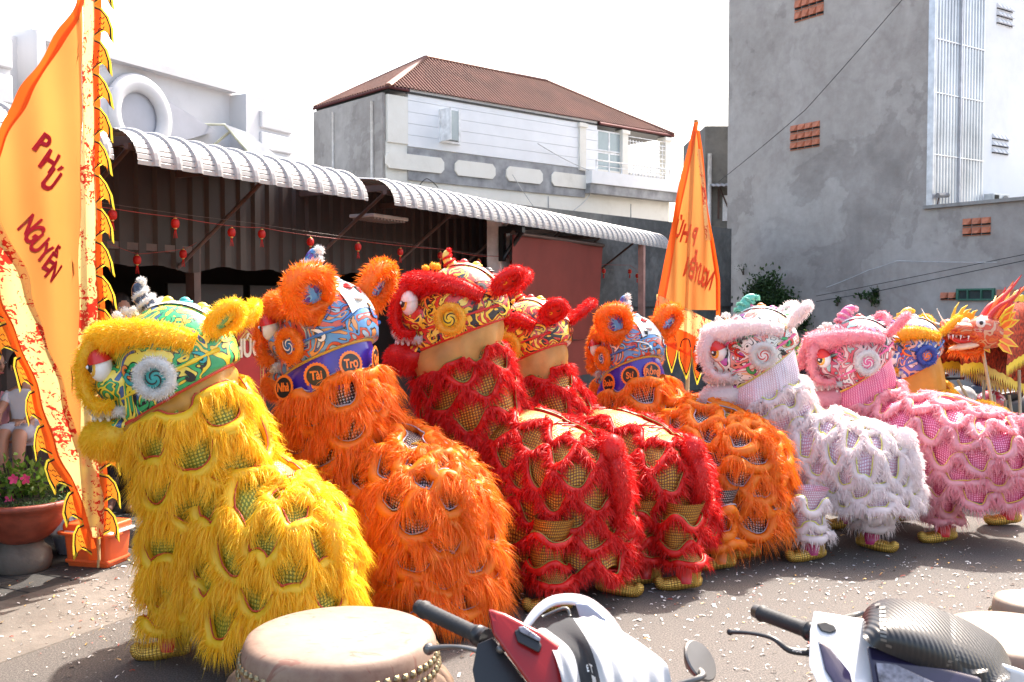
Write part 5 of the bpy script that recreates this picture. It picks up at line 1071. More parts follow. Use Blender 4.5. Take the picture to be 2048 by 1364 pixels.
# body: hanging drape, two loops
def dbody(path, r_, drop, n=40):
    P = resample(path, n); b = MB(); G = []
    for i, p in enumerate(P):
        t_ = nz(P[min(i+1, n-1)]-P[max(i-1, 0)]); s_ = nz(np.cross(t_, vec(0, 0, 1))); row = []
        for a in np.linspace(0, 1, 20):
            k = a*2-1; row.append(p+s_*math.copysign(min(abs(math.sin(k*2.0)), 1)*r_, k)+vec(0, 0, r_*math.cos(min(abs(k)*2.0, 1.57))-max(0, abs(k)-.5)*2*drop+.008*math.sin(i*1.9+a*20)))
        G.append(row)
    G = np.array(G); V, F, U = grid(G); b.add(V, F, 0, U, True); return b.build("body_cloth", M_drs, dragon), G
for path, dp in (([DP(1985, 655, 9.7), DP(2010, 640, 10), DP(2040, 632, 10.2), DP(2090, 640, 10.3), DP(2200, 660, 10.4)], .42), ([DP(1900, 672, 9.8), DP(1935, 668, 9.9), DP(1978, 690, 10.15), DP(2030, 712, 10.5), DP(2120, 690, 10.6)], .33)):
    ob, G = dbody(path, .14, dp)
    for side, col_ in ((0, G[:, 0]), (-1, G[:, -1])):
        b = MB(); k = 0
        V = []
        for i in range(0, len(col_)-1):
            p, q = col_[i], col_[i+1]; mid = (p+q)/2; 
            b.add([p+vec(0, -.01, .05), q+vec(0, -.01, .05), q+vec(0, -.01, 0), mid+vec(0, -.012, -.075), p+vec(0, -.01, 0)], [[0, 1, 2, 3, 4]], 0)
            b.add([p+vec(0, -.004, .02), q+vec(0, -.004, .02), q+vec(0, -.004, -.01), mid+vec(0, -.006, -.1), p+vec(0, -.004, -.01)], [[0, 1, 2, 3, 4]], 1)
        b.build("yellow_fringe", [M_dry, M_drs], ob)
    b = MB()
    top = G[:, 9]+vec(0, 0, .01)
    for i in range(1, len(top)-2, 2):
        p = top[i]; d_ = nz(top[i+1]-top[i]); b.add(*prism([(0, 0), (.07, 0), (.10, .06), (.15, .09), (.07, .085), (.02, .05)], p, d_, (0, 0, 1), np.cross(d_, vec(0, 0, 1)), .01))
    tag(b.build("back_fins", M_dry, ob), kind='stuff')
for i in range(30):
    b = MB(); a = rng.uniform(0, 1); c0 = DP(1905+rng.uniform(0, 140), 690+rng.uniform(0, 70), 9.72); q = [c0+vec(.03*math.exp(-.2*t_)*math.cos(t_), -.13, .03*math.exp(-.2*t_)*math.sin(t_)) for t_ in np.linspace(0, 5, 12)]
# head
hM = Matrix.Translation(DP(1968, 664, 9.35)) @ Matrix.Rotation(R(188), 4, 'Z') @ Matrix.Rotation(R(-4), 4, 'Y') @ Matrix.Scale(1.3, 4)
b = MB(); V, F, U = ellips((-.02, 0, 0), (.17, .12, .12), 20, 14); b.add(V, F, 0, U, True); V, F, U = ellips((.18, 0, .01), (.15, .07, .05), 18, 10); b.add(V, F, 0, U, True); V, F, U = ellips((.29, 0, .035), (.05, .065, .04), 14, 8); b.add(V, F, 0, U, True)
dh = b.build("head", paint_mat("dragon face paint", [(.6, .08, .015), (.6, .32, .18), (.45, .02, .01), (.65, .14, .02)], 9, 3, (.35, .02, .01)), dragon, hM)
b = MB(); V, F, U = ellips((.13, 0, -.11), (.14, .055, .025), 16, 8, Matrix.Rotation(R(14), 4, 'Y')); b.add(V, F, 0, U, True); b.build("lower_jaw", flat("dragon pale", (.85, .6, .4)), dh)
b = MB(); b.add(*tube(resample([(.02, 0, -.06), (.12, 0, -.07), (.2, 0, -.075), (.26, 0, -.05)], 10), np.linspace(.03, .012, 10), 8)); b.build("tongue", M_redp, dh)
for k in range(8):
    b = MB(); x_ = .06+.03*k; sd = 1 if k % 2 else -1; b.add(*lathe([(.008, 0), (.005, -.02), (.001, -.035)], 6, (x_, sd*.05, -.035))); b.build("tooth", M_wht, dh)
for sd in (1, -1):
    b = MB(); V, F, U = ellips((.09, sd*.09, .06), (.035, .025, .035), 14, 8); b.add(V, F, 0, U, True); V, F, U = ellips((.1, sd*.112, .062), (.015, .01, .016), 10, 6); b.add(V, F, 1, U, True); b.build("eye", [M_wht, M_blk], dh)
    for k in range(9):     # mane flames
        a = R(-50+k*26); ax_ = nz(vec(-.55, sd*.25, 0)+vec(-.3*math.cos(a), 0, math.sin(a)*.9)); b = MB(); o2 = vec(-.06, sd*.10, .0)+vec(0, 0, .09*math.sin(a)); L = .12+.03*math.sin(k*2.3); pr = [(0, -.022), (L*.5, -.03), (L, 0), (L*.5, .03), (0, .022)]
        ay = nz(np.cross(vec(0, sd, .1), ax_)); b.add(*prism(pr, o2, ax_, ay, np.cross(ax_, ay), .006)); b.add(*prism([(x*.8+.01, y*.55) for x, y in pr], o2, ax_, ay, np.cross(ax_, ay), .012), m=1); b.build("mane_flame", [M_dry, M_dror], dh)
    for k in range(3):
        b = MB(); q = resample([(-.0-.04*k, sd*.04, .1), (-.06-.05*k, sd*.06, .19+.03*k), (-.16-.05*k, sd*.08, .26+.05*k), (-.2-.06*k, sd*.09, .34+.05*k)], 12); b.add(*tube(q, np.linspace(.024, .003, 12), 7)); b.build("antler", M_dror if k % 2 else M_redp, dh)
    b = MB(); b.add(*tube(resample([(.3, sd*.05, .03), (.38, sd*.09, .06), (.44, sd*.1, .14)], 8), np.linspace(.007, .002, 8), 5)); b.build("whisker", M_wht, dh)
b = MB(); fur_tube(b, [(.0, 0, -.13), (.12, 0, -.16), (.24, 0, -.14)], .02, .05, 3, wd=.004); b.build("beard", furmat("dragon beard fur", (.85, .12, .02), (.9, .3, .03)), dh)
b = MB(); M_pole = mat("pale wooden pole", (.55, .5, .42), .6)
for (x0, y0, x1, y1, d) in ((1962, 680, 2000, 900, 9.4), (1915, 760, 1968, 850, 9.9), (1988, 790, 1994, 880, 10.1), (2012, 800, 2000, 880, 10.2), (2018, 790, 2030, 880, 10.1), (2038, 740, 2042, 900, 9.9), (1968, 760, 1966, 850, 10.2)):
    p, q = DP(x0, y0, d), DP(x1, y1, d); t_ = (p[2]-.06)/(p[2]-q[2]); e = p+(q-p)*t_; b = MB(); b.add(*tube([p, e], .016, 8)); b.build("pole", M_pole, dragon)
# ------------------------------------------------------------------ drums
M_skin = None
def skin_mat():
    m, t, p = newmat("drum skin"); v = tc(t); n = noise(t, v, 5, 7, .65, .4); n2 = noise(t, v, 40, 5)
    r = ramp(t, [(.3, (.13, .065, .045)), (.45, (.2, .125, .09)), (.6, (.25, .18, .13)), (.75, (.16, .09, .065))]); t.links.new(mth(t, 'ADD', mth(t, 'MULTIPLY', n, .8), mth(t, 'MULTIPLY', n2, .2)), r.inputs[0])
    sx = t.nodes.new("ShaderNodeSeparateXYZ"); t.links.new(v, sx.inputs[0]); rd = mth(t, 'SQRT', mth(t, 'ADD', mth(t, 'POWER', sx.outputs[0], 2), mth(t, 'POWER', sx.outputs[1], 2)))
    k = ramp(t, [(.0, (.9, .9, .9)), (.12, (.55, .55, .55)), (.3, (0, 0, 0))]); t.links.new(rd, k.inputs[0]); c = mixc(t, k.outputs[0], r.outputs[0], (.3, .24, .175))
    rs = ramp(t, [(.60, (0, 0, 0)), (.66, (.55, .55, .55))]); t.links.new(noise(t, tc(t, scale=(1, 2.2, 1)), 7, 4, .5, 2.5), rs.inputs[0]); c = mixc(t, rs.outputs[0], c, (.15, .035, .025))
    t.links.new(c, p.inputs['Base Color']); p.inputs['Roughness'].default_value = .6; bump(t, n2, p, .25, .004); return m
M_skin = skin_mat(); M_rim = mat("hide edge", (.2, .125, .08), .6, var=.3, vs=10); M_stud = mat("old brass stud", (.32, .25, .14), .32, .9, 0, .3, 40); M_drum = mat("drum shell red", (.3, .02, .015), .35, coat=.4)
def drum(label, x, y, z, r, studs=60, flap=True, name="drum"):
    root = thing(name, label, "drum", (x, y, 0)); H = .62*r/.3
    b = MB(); b.add(*lathe([(r*.97, z-.06), (r*1.03, z-.15), (r*1.11, z-H*.5), (r*1.14, z-H*.6), (r*1.05, z-H)], 40)); b.build("shell", M_drum, root)
    b = MB(); n = 72; G = []
    for rr, zz in ((.002, .0), (r*.4, .0), (r*.8, -.001), (r*.93, -.004), (r*.985, -.014), (r*1.015, -.032), (r*1.03, -.06), (r*1.045, -.10), (r*1.05, -.125)):
        G.append([(rr*math.cos(a)*(1+.006*math.sin(7*a)), rr*math.sin(a)*(1+.006*math.sin(5*a)), zz) for a in np.arange(n)/n*2*math.pi])
    V, F, U = grid(np.array(G), cv=True); b.add(V, F, 0, U, True); b.build("skin", M_skin, root, Matrix.Translation((0, 0, z)))
    if flap:
        b = MB(); G = []
        for k, (rr, zz) in enumerate(((r*1.052, -.118), (r*1.09, -.14), (r*1.13, -.18), (r*1.15, -.24))):
            G.append([((rr+k*.008*math.sin(a*37)+k*.005*math.sin(a*61+1))*math.cos(a), (rr+k*.008*math.sin(a*37)+k*.005*math.sin(a*61+1))*math.sin(a), zz+k*.010*math.sin(a*43)+.006*k*math.sin(a*29)) for a in np.arange(180)/180*2*math.pi])
        V, F, U = grid(np.array(G), cv=True); b.add(V, F, 0, U, True); b.build("hide_flap", M_rim, root, Matrix.Translation((0, 0, z)))
    st = mesh_of(lathe([(.0115, -.001), (.0125, .002), (.010, .006), (.005, .009), (.0008, .0095)], 6), "stud", M_stud)
    for row in range(2):
        for k in range(studs):
            a = (k+.5*row)/studs*2*math.pi; rr = r*(1.037+.012*row); o = bpy.data.objects.new("stud", st); scene.collection.objects.link(o); o.parent = root
            o.location = (rr*math.cos(a), rr*math.sin(a), z-.068-.036*row+random.uniform(-.003, .003)); o.rotation_euler = Vector((math.cos(a), math.sin(a), .18)).to_track_quat('Z', 'Y').to_euler(); o.scale = (1.05,)*3
    b = MB()
    for a in range(4): q = a*math.pi/2+.4; b.add(*tube([(r*.9*math.cos(q), r*.9*math.sin(q), z-H+.05), (r*1.25*math.cos(q), r*1.25*math.sin(q), .02)], .02, 8))
    b.add(*lathe([(r*1.0, z-H-.03), (r*1.07, z-H), (r*1.07, z-H+.03), (r*1.0, z-H+.03)], 30, (0, 0, 0), False)); b.build("stand", M_drum, root); return root
q = WP(680, 1262, 3.05); drum("large hide drum with a worn pale skin in the foreground beside the motorbike", q.x, q.y, q.z-.0, .29)
q = WP(2035, 1262, 2.95); drum("pale hide drum at the right edge behind the black-hooded scooter", q.x, q.y, q.z, .225, 44)
q = WP(2062, 1195, 3.7); drum("brownish drum peeking in at the right edge, behind the paler drum", q.x, q.y, q.z, .13, 30)
# ------------------------------------------------------------------ orange cooler, basin, flower bowl
M_cool = mat("orange plastic", (.75, .12, .03), .32, var=.08)
cp = WP(196, 1120, 6.45); cooler = thing("cooler_box", "orange plastic cooler box at the foot of the big flag", "cooler", (cp.x, cp.y, .05), R(-14))
b = MB(); V, F = bbox((0, 0, .12), (.33, .24, .24), .03, 3); V = np.array(V); V[:, :2] *= (.92+.12*V[:, 2:3]/.24); b.add(V, F, 0, None, True); b.add(*bbox((0, 0, .05), (.325, .235, .03), .012, 2)); b.build("body", M_cool, cooler)
b = MB(); b.add(*bbox((0, 0, .268), (.345, .255, .055), .018, 3)); b.build("lid", M_cool, cooler); b = MB(); b.add(*bbox((0.02, -.0, .24), (.348, .258, .016), .004, 1)); b.build("white_seal", M_wht, cooler)
b = MB(); b.add(*tube(resample([(-.18, 0, .22), (-.19, -.08, .23), (-.17, -.15, .235), (0, -.165, .235), (.17, -.15, .235), (.19, -.08, .23), (.18, 0, .22)], 22), .012, 7)); b.build("handle", M_cool, cooler); b = MB(); b.add(*bbox((.05, -.128, .14), (.13, .012, .035), .005, 1)); b.build("latch_panel", M_cool, cooler)
bp_ = WP(150, 1095, 6.75); basin = thing("plastic_basin", "pale blue plastic basin half wrapped in a clear bag behind the cooler", "basin", (bp_.x, bp_.y, .05))
b = MB(); b.add(*lathe([(.1, 0), (.12, .1), (.155, .17), (.165, .175), (.15, .165), (.11, .02), (.01, .012)], 24, cap=False)); b.build("bowl", mat("pale blue plastic", (.5, .55, .72), .35), basin)
b = MB(); th = np.arange(30)/30*6.283; G = np.array([[((r_+.015*math.sin(a*5+k))*math.cos(a), (r_+.02*math.sin(a*7+k*2))*math.sin(a), z_+.02*math.sin(a*4+k)) for a in th] for k, (r_, z_) in enumerate([(.15, .15), (.18, .19), (.19, .23), (.14, .27), (.05, .28)])]); V, F, U = grid(G, cv=True); b.add(V, F, 0, U, True); b.build("clear_bag", mat("plastic film", (.7, .72, .75), .2, var=.05, transl=.6), basin)
pp = WP(45, 1075, 6.3); pot = thing("flower_bowl", "wide terracotta bowl of grass and pink flowers on a stone foot", "flower pot", (pp.x, pp.y, .05))
b = MB(); b.add(*lathe([(.12, .20), (.17, .23), (.23, .30), (.275, .38), (.30, .43), (.315, .435), (.315, .465), (.295, .47), (.28, .455), (.01, .44)], 36, cap=False)); b.build("bowl", mat("terracotta bowl", (.27, .06, .035), .5, var=.3, vs=8), pot)
b = MB(); b.add(*lathe([(.14, 0), (.165, .03), (.175, .08), (.165, .14), (.13, .17), (.12, .2)], 28)); b.build("stone_foot", M_strip, pot)
b = MB(); b.add(*lathe([(.001, .49), (.15, .48), (.285, .452)], 24, cap=False)); b.build("soil", mat("potting soil", (.03, .022, .015), .95), pot)
b = MB(); n = 1500; a = rng.uniform(0, 6.283, n); r_ = .28*np.sqrt(rng.uniform(0, 1, n)); strands(b, np.stack([r_*np.cos(a), r_*np.sin(a), np.full(n, .465)], -1), rng.normal(0, .5, (n, 3))+vec(0, 0, 1), .07, 0, .006, .5, .3); tag(b.build("grass", M_leaf, pot), kind='stuff')
b = MB(); C = rng.normal(0, 1, (420, 3))*vec(.12, .08, .07)+vec(-.02, 0, .58); leaves(b, C, .06); tag(b.build("leaves", M_leaf2, pot), kind='stuff')
for k in range(7):
    b = MB(); x, y = rng.uniform(-.13, .13, 2); b.add(*tube(resample([(x*.3, y*.3, .46), (x*.7, y*.7, .54), (x, y, .64+.06*rng.uniform())], 6), .006, 5)); b.build("stem", bpy.data.materials["bark"], pot)
for (px, py) in ((52, 958), (20, 1000), (28, 958), (-8, 985)):
    c0 = vec(*WP(px, py, 6.15))-vec(pp.x, pp.y, .05); b = MB()
    for k in range(5):
        a = k*1.257+px; d_ = vec(math.cos(a), -.3, math.sin(a)); d_ = nz(d_); s_ = nz(np.cross(d_, vec(0, 1, 0))); b.add([c0, c0+d_*.02+s_*.013, c0+d_*.035+s_*.006, c0+d_*.035-s_*.006, c0+d_*.02-s_*.013], [[0, 1, 2, 3, 4]])
    b.build("flower", flat("petal pink", (.8, .06, .22), .6, 0), pot)
yb = WP(-5, 950, 6.0); b = MB()
# ------------------------------------------------------------------ confetti
def confetti_mat():
    m, t, p = newmat("confetti foil"); uv = t.nodes.new("ShaderNodeTexCoord"); sx = t.nodes.new("ShaderNodeSeparateXYZ"); t.links.new(uv.outputs['UV'], sx.inputs[0])
    r = ramp(t, [(0, (.78, .76, .74)), (.45, (.7, .66, .58)), (.62, (.65, .42, .15)), (.74, (.35, .05, .03)), (.84, (.12, .07, .05)), (.93, (.5, .52, .56))], 'CONSTANT'); t.links.new(sx.outputs[0], r.inputs[0]); t.links.new(r.outputs[0], p.inputs['Base Color'])
    p.inputs['Roughness'].default_value = .35; mt = mth(t, 'MULTIPLY', mth(t, 'GREATER_THAN', sx.outputs[0], .62), .4); t.links.new(mt, p.inputs['Metallic']); return m
N = 5200; C = []
for (cx, cy, sx_, sy_, k) in ((2.0, 5.6, 1.6, .6, 900), (2.7, 6.3, 1.1, .5, 700), (1.1, 4.9, .9, .7, 450), (.3, 6.0, 1.5, .4, 350), (-2.35, 5.9, .25, .3, 420), (-2.15, 5.3, .35, .35, 260), (-2.4, 7.0, .5, .6, 180), (1.6, 4.0, 1.2, .6, 260), (3.2, 7.2, 1.2, .5, 300), (-1.2, 4.3, 1, .5, 160)): C.append(np.stack([rng.normal(cx, sx_, k), rng.normal(cy, sy_, k)], -1))
C.append(np.stack([rng.uniform(-4, 6, 900), rng.uniform(3, 11, 900)], -1)); C = np.concatenate(C)
q = C-np.array([SO.x, SO.y]); tt = q@np.array([NX.x, NX.y]); zz = np.interp(tt, [-.86, -.5, -.2, -.12, -.1, 3], [.002, .014, .052, .064, .07, .07])+.004
keep = tt < 1.0; C, zz = C[keep], zz[keep]; N = len(C); keep = rng.uniform(0, 1, N) < .68; C, zz = C[keep], zz[keep]; N = len(C); a = rng.uniform(0, 6.283, N); L = .003+.017*rng.uniform(0, 1, N)**2; wd = .0012+.0035*rng.uniform(0, 1, N)**1.5; big = rng.uniform(0, 1, N) < .12; wd[big] *= 2.0
ux = np.stack([np.cos(a), np.sin(a), rng.normal(0, .15, N)], -1); uy = np.stack([-np.sin(a), np.cos(a), rng.normal(0, .35, N)], -1); c3 = np.concatenate([C, zz[:, None]], 1)
V = np.stack([c3-ux*L[:, None]-uy*wd[:, None], c3-uy*wd[:, None]+vec(0, 0, 1)*(L*.3)[:, None], c3+ux*L[:, None]-uy*wd[:, None], c3+ux*L[:, None]+uy*wd[:, None], c3+uy*wd[:, None]+vec(0, 0, 1)*(L*.3)[:, None], c3-ux*L[:, None]+uy*wd[:, None]], 1); V[:, :, 2] = np.maximum(V[:, :, 2], (zz-.002)[:, None])
b = MB(); F = (np.arange(N)*6)[:, None]; F = np.concatenate([F+np.array([[0, 1, 4, 5]]), F+np.array([[1, 2, 3, 4]])]); U = np.repeat(rng.uniform(0, 1, N), 6); b.add(V.reshape(-1, 3), F, 0, np.stack([U, U], -1)); tag(b.build("confetti", confetti_mat()), "paper and foil confetti littering the road and gutter", kind='stuff')
# ------------------------------------------------------------------ scooters
M_rub = mat("rubber", (.02, .02, .021), .6, var=.2, vs=20); M_chr = mat("brushed alloy", (.17, .165, .16), .45, .9, bmp=.02); M_bkp = mat("black plastic", (.015, .015, .017), .35, var=.1)
M_wp = mat("white body paint", (.62, .63, .66), .18, coat=.8, var=.03, bmp=0); M_rp = mat("deep red body paint", (.26, .001, .002), .3, coat=.2, var=.05, bmp=0); M_lens = mat("violet headlamp lens", (.022, .018, .045), .12, coat=.2, var=.2, vs=15, bmp=0); M_lens2 = mat("clear lamp lens", (.16, .16, .2), .15, coat=.3, var=.6, vs=60, bmp=.2)
def carbon():
    m, t, p = newmat("ribbed black vinyl"); v = tc(t); wv = t.nodes.new("ShaderNodeTexWave"); wv.inputs['Scale'].default_value = 28; t.links.new(v, wv.inputs['Vector']); wv.inputs['Distortion'].default_value = .3
    p.inputs['Base Color'].default_value = (.014, .014, .016, 1); p.inputs['Roughness'].default_value = .33; bump(t, wv.outputs['Fac'], p, .35, .004); return m
M_carb = carbon()
def wheel(root, x, z, r, w_=.09):
    th = np.linspace(0, 2*math.pi, 33)[:-1]; b = MB(); P = [(x+math.cos(a)*(r-w_*.45), 0, z+math.sin(a)*(r-w_*.45)) for a in th]; b.add(*tube(P, w_*.5, 10, closed=True)); wh = b.build("wheel", M_rub, root)
    b = MB(); P = [(x+math.cos(a)*(r-w_*.95), 0, z+math.sin(a)*(r-w_*.95)) for a in th]; b.add(*tube(P, .016, 6, closed=True))
    for k in range(5): a = k*1.257; b.add(*tube([(x, 0, z), (x+math.cos(a)*(r-w_), 0, z+math.sin(a)*(r-w_))], .014, 5))
    b.build("rim", M_chr, wh)
def bike_body(root, body, seat):
    wheel(root, .62, .27, .27); wheel(root, -.62, .27, .27)
    def H(name, pts, m, bev=.02): b = MB(); V, F = hull([(x, s_*y, z) for x, y, z in pts for s_ in (1, -1)], bev, 2); b.add(V, F, 0, None, True); return b.build(name, m, root)
    H("front_fender", [(.42, .07, .50), (.62, .075, .57), (.84, .06, .50), (.92, .03, .40), (.5, .06, .42)], body); H("leg_shield", [(.36, .05, .92), (.28, .19, .78), (.22, .21, .45), (.3, .12, .28), (.52, .10, .62), (.50, .07, .86)], body, .03)
    H("footboard", [(.25, .17, .30), (-.2, .17, .30), (.25, .15, .22), (-.2, .15, .22)], M_bkp); H("rear_body", [(-.12, .12, .66), (-.2, .16, .32), (-.78, .13, .70), (-.85, .06, .78), (-.6, .14, .42), (-.1, .11, .4)], body, .03)
    H("seat", [(0, .09, .74), (-.1, .13, .78), (-.55, .13, .82), (-.78, .09, .84), (-.05, .10, .66), (-.7, .1, .74)], seat, .03)
    b = MB(); 
    for s_ in (1, -1): b.add(*tube([(.62, s_*.06, .27), (.42, s_*.06, .80)], .025, 8))
    b.build("fork", M_bkp, root); b = MB(); b.add(*tube([(-.3, -.14, .3), (-.85, -.16, .42)], [.035, .05], 10)); b.build("exhaust", M_chr, root)
    b = MB(); b.add(*bbox((-.93, 0, .62), (.04, .1, .06), .01)); b.build("tail_lamp", M_redp, root)
def local(root_loc, yaw):
    M = Matrix.Translation(root_loc) @ Matrix.Rotation(yaw, 4, 'Z'); return M.inverted()
def near_bike(label, hx, hy, yaw, body, fn):
    # handlebar sits at local (.36, 0, ~1.0)
    c0, s0 = math.cos(yaw), math.sin(yaw); loc = (hx-.36*c0, hy-.36*s0, 0); root = thing("motor_scooter", label, "motor scooter", loc, yaw); bike_body(root, body, M_bkp); Mi = local(loc, yaw)
    fn(root, lambda px, py, d: tuple(Mi @ WP(px, py, d))); return root
def hullpart(root, name, pts, m, bev=.006, seg=3):
    b = MB(); V, F = hull(pts, bev, seg); b.add(V, F, 0, None, True); return b.build(name, m, root)
def front_cap(root, name, P, outline, dfun, th, m, bev=.006, grow=.0):
    """rounded plate: outline in photo pixels on a slanted surface, extruded away from the viewer"""
    pts = []
    for px, py in outline: d = dfun(px, py); pts.append(P(px, py, d)); pts.append(P(px, py, d+th))
    return hullpart(root, name, pts, m, bev)
def grip(root, P, a, c_, r_, endm):
    a, c_ = vec(*a), vec(*c_); d = nz(c_-a); b = MB(); n = 26; path = [a+(c_-a)*k for k in np.linspace(0, 1, n)]; rr = [r_*(1+.06*(k % 2)+(.18 if k < 2 or k > n-3 else 0)) for k in range(n)]; b.add(*tube(path, rr, 14)); g = b.build("grip", M_rub, root)
    b = MB(); b.add(*tube([a-d*.022, a-d*.018, a], [r_*.75, r_*.98, r_*.98], 14)); b.build("bar_end", endm, g); b = MB(); b.add(*tube([c_, c_+d*.03], r_*1.35, 14)); b.build("switch_collar", M_bkp, root)
def lever(root, P, pts, rad, m):
    b = MB(); q = resample([P(*p) for p in pts], 20); b.add(*tube(q, np.interp(np.linspace(0, 1, 20), np.linspace(0, 1, len(rad)), rad), 10, sq=(1, .7))); b.add(*((lambda e: (e[0], e[1]))(ellips(q[0], (rad[0]*1.1,)*3, 10, 8)))); return b.build("brake_lever", m, root)
# right scooter: white with black ribbed cowl
def right_bike(root, P):
    grip(root, P, P(1522, 1226, 2.30), P(1618, 1262, 2.18), .0165, M_chr)
    lever(root, P, [(1460, 1264, 2.2), (1500, 1266, 2.16), (1545, 1276, 2.12), (1580, 1300, 2.1), (1625, 1304, 2.1)], [.007, .006, .007, .010, .012], M_bkp)
    front_cap(root, "bar_cover", P, [(1628, 1222), (1740, 1240), (1760, 1300), (1740, 1420), (1650, 1400), (1618, 1330), (1620, 1262)], lambda x, y: 2.08-(y-1222)*.0009, .09, M_wp, .012)
    front_cap(root, "side_lens", P, [(1636, 1280), (1660, 1296), (1700, 1345), (1712, 1400), (1690, 1400), (1650, 1340)], lambda x, y: 2.072-(y-1222)*.0009, .03, M_lens, .004)
    front_cap(root, "switch_button", P, [(1633, 1247), (1650, 1242), (1668, 1250), (1674, 1262), (1660, 1267), (1642, 1262)], lambda x, y: 2.073-(y-1222)*.0009, .02, M_bkp, .003)
    # cowl as a domed grid
    top = [(1724, 1232), (1738, 1212), (1768, 1198), (1810, 1199), (1862, 1212), (1912, 1236), (1958, 1268), (1982, 1310)]
    bot = [(1726, 1276), (1745, 1292), (1772, 1306), (1812, 1322), (1850, 1336), (1885, 1345), (1925, 1350), (1975, 1344)]
    T_, B_ = resample([(x, y, 0) for x, y in top], 26), resample([(x, y, 0) for x, y in bot], 26); G = []
    for i in range(26):
        row = []
        for k in np.linspace(0, 1, 14): e = 1-abs(2*(i/25)-1)**2.6; x, y = (T_[i]*(1-k)+B_[i]*k)[:2]; row.append(P(x, y, 2.12-.17*k**.8-.06*e*math.sin(k*math.pi)))
        G.append(row)
    b = MB(); V, F, U = grid(np.array(G)); b.add(V, F, 0, U, True); G2 = np.array(G)-np.array([.05, 0, .02]); b.add(*grid(G2)[:2]); cw = b.build("cowl", M_carb, root)
    for col_ in ((7, .0), (20, .0)):
        b = MB()
        for j in range(1, 12):
            i = col_[0]+int((j-6)*(.22 if col_[0] < 10 else -.28)); p = vec(*G[i][j]); q = vec(*G[i][j+1]); s_ = nz(vec(*G[i+1][j])-p)*.006; up = vec(.003, 0, .003); b.add([p-s_+up, p+s_+up, p+s_+(q-p)*.62+up, p-s_+(q-p)*.62+up], [[0, 1, 2, 3]])
        tag(b.build("silver_dashes", M_chr, cw), kind='stuff')
    front_cap(root, "headlamp", P, [(1732, 1290), (1772, 1312), (1850, 1345), (1925, 1358), (1965, 1356), (1950, 1450), (1760, 1450)], lambda x, y: 1.98-(y-1290)*.0007, .08, M_lens, .01)
    front_cap(root, "reflector", P, [(1752, 1325), (1790, 1328), (1830, 1350), (1880, 1370), (1870, 1440), (1770, 1440)], lambda x, y: 1.968-(y-1290)*.0007, .02, M_lens2, .004)
    front_cap(root, "bar_cover", P, [(1975, 1345), (1990, 1322), (2048, 1340), (2120, 1400), (2080, 1440), (1960, 1430)], lambda x, y: 2.02, .12, M_wp, .012)
    b = MB(); b.add(*tube([P(1690, 1235, 2.25), P(1725, 1226, 2.3)], .006, 6)); b.build("mirror_stub", M_chr, root)
    V, F = text_geo("RACING", .006, .0003, .9)
    p = vec(*P(1585, 1300, 2.085)); q = vec(*P(1625, 1308, 2.085)); ax_ = nz(q-p); up = vec(0, 0, 1); up = nz(up-ax_*np.dot(up, ax_)); b = MB(); b.add(xf(V, basis(p+ax_*.01, ax_, up, np.cross(ax_, up))), F); b.build("lever_lettering", M_wht, root)
near_bike("white scooter with ribbed black cowl and violet headlamp, lower right foreground", .93, 2.12, yawof(-1, -.2), M_wp, right_bike)
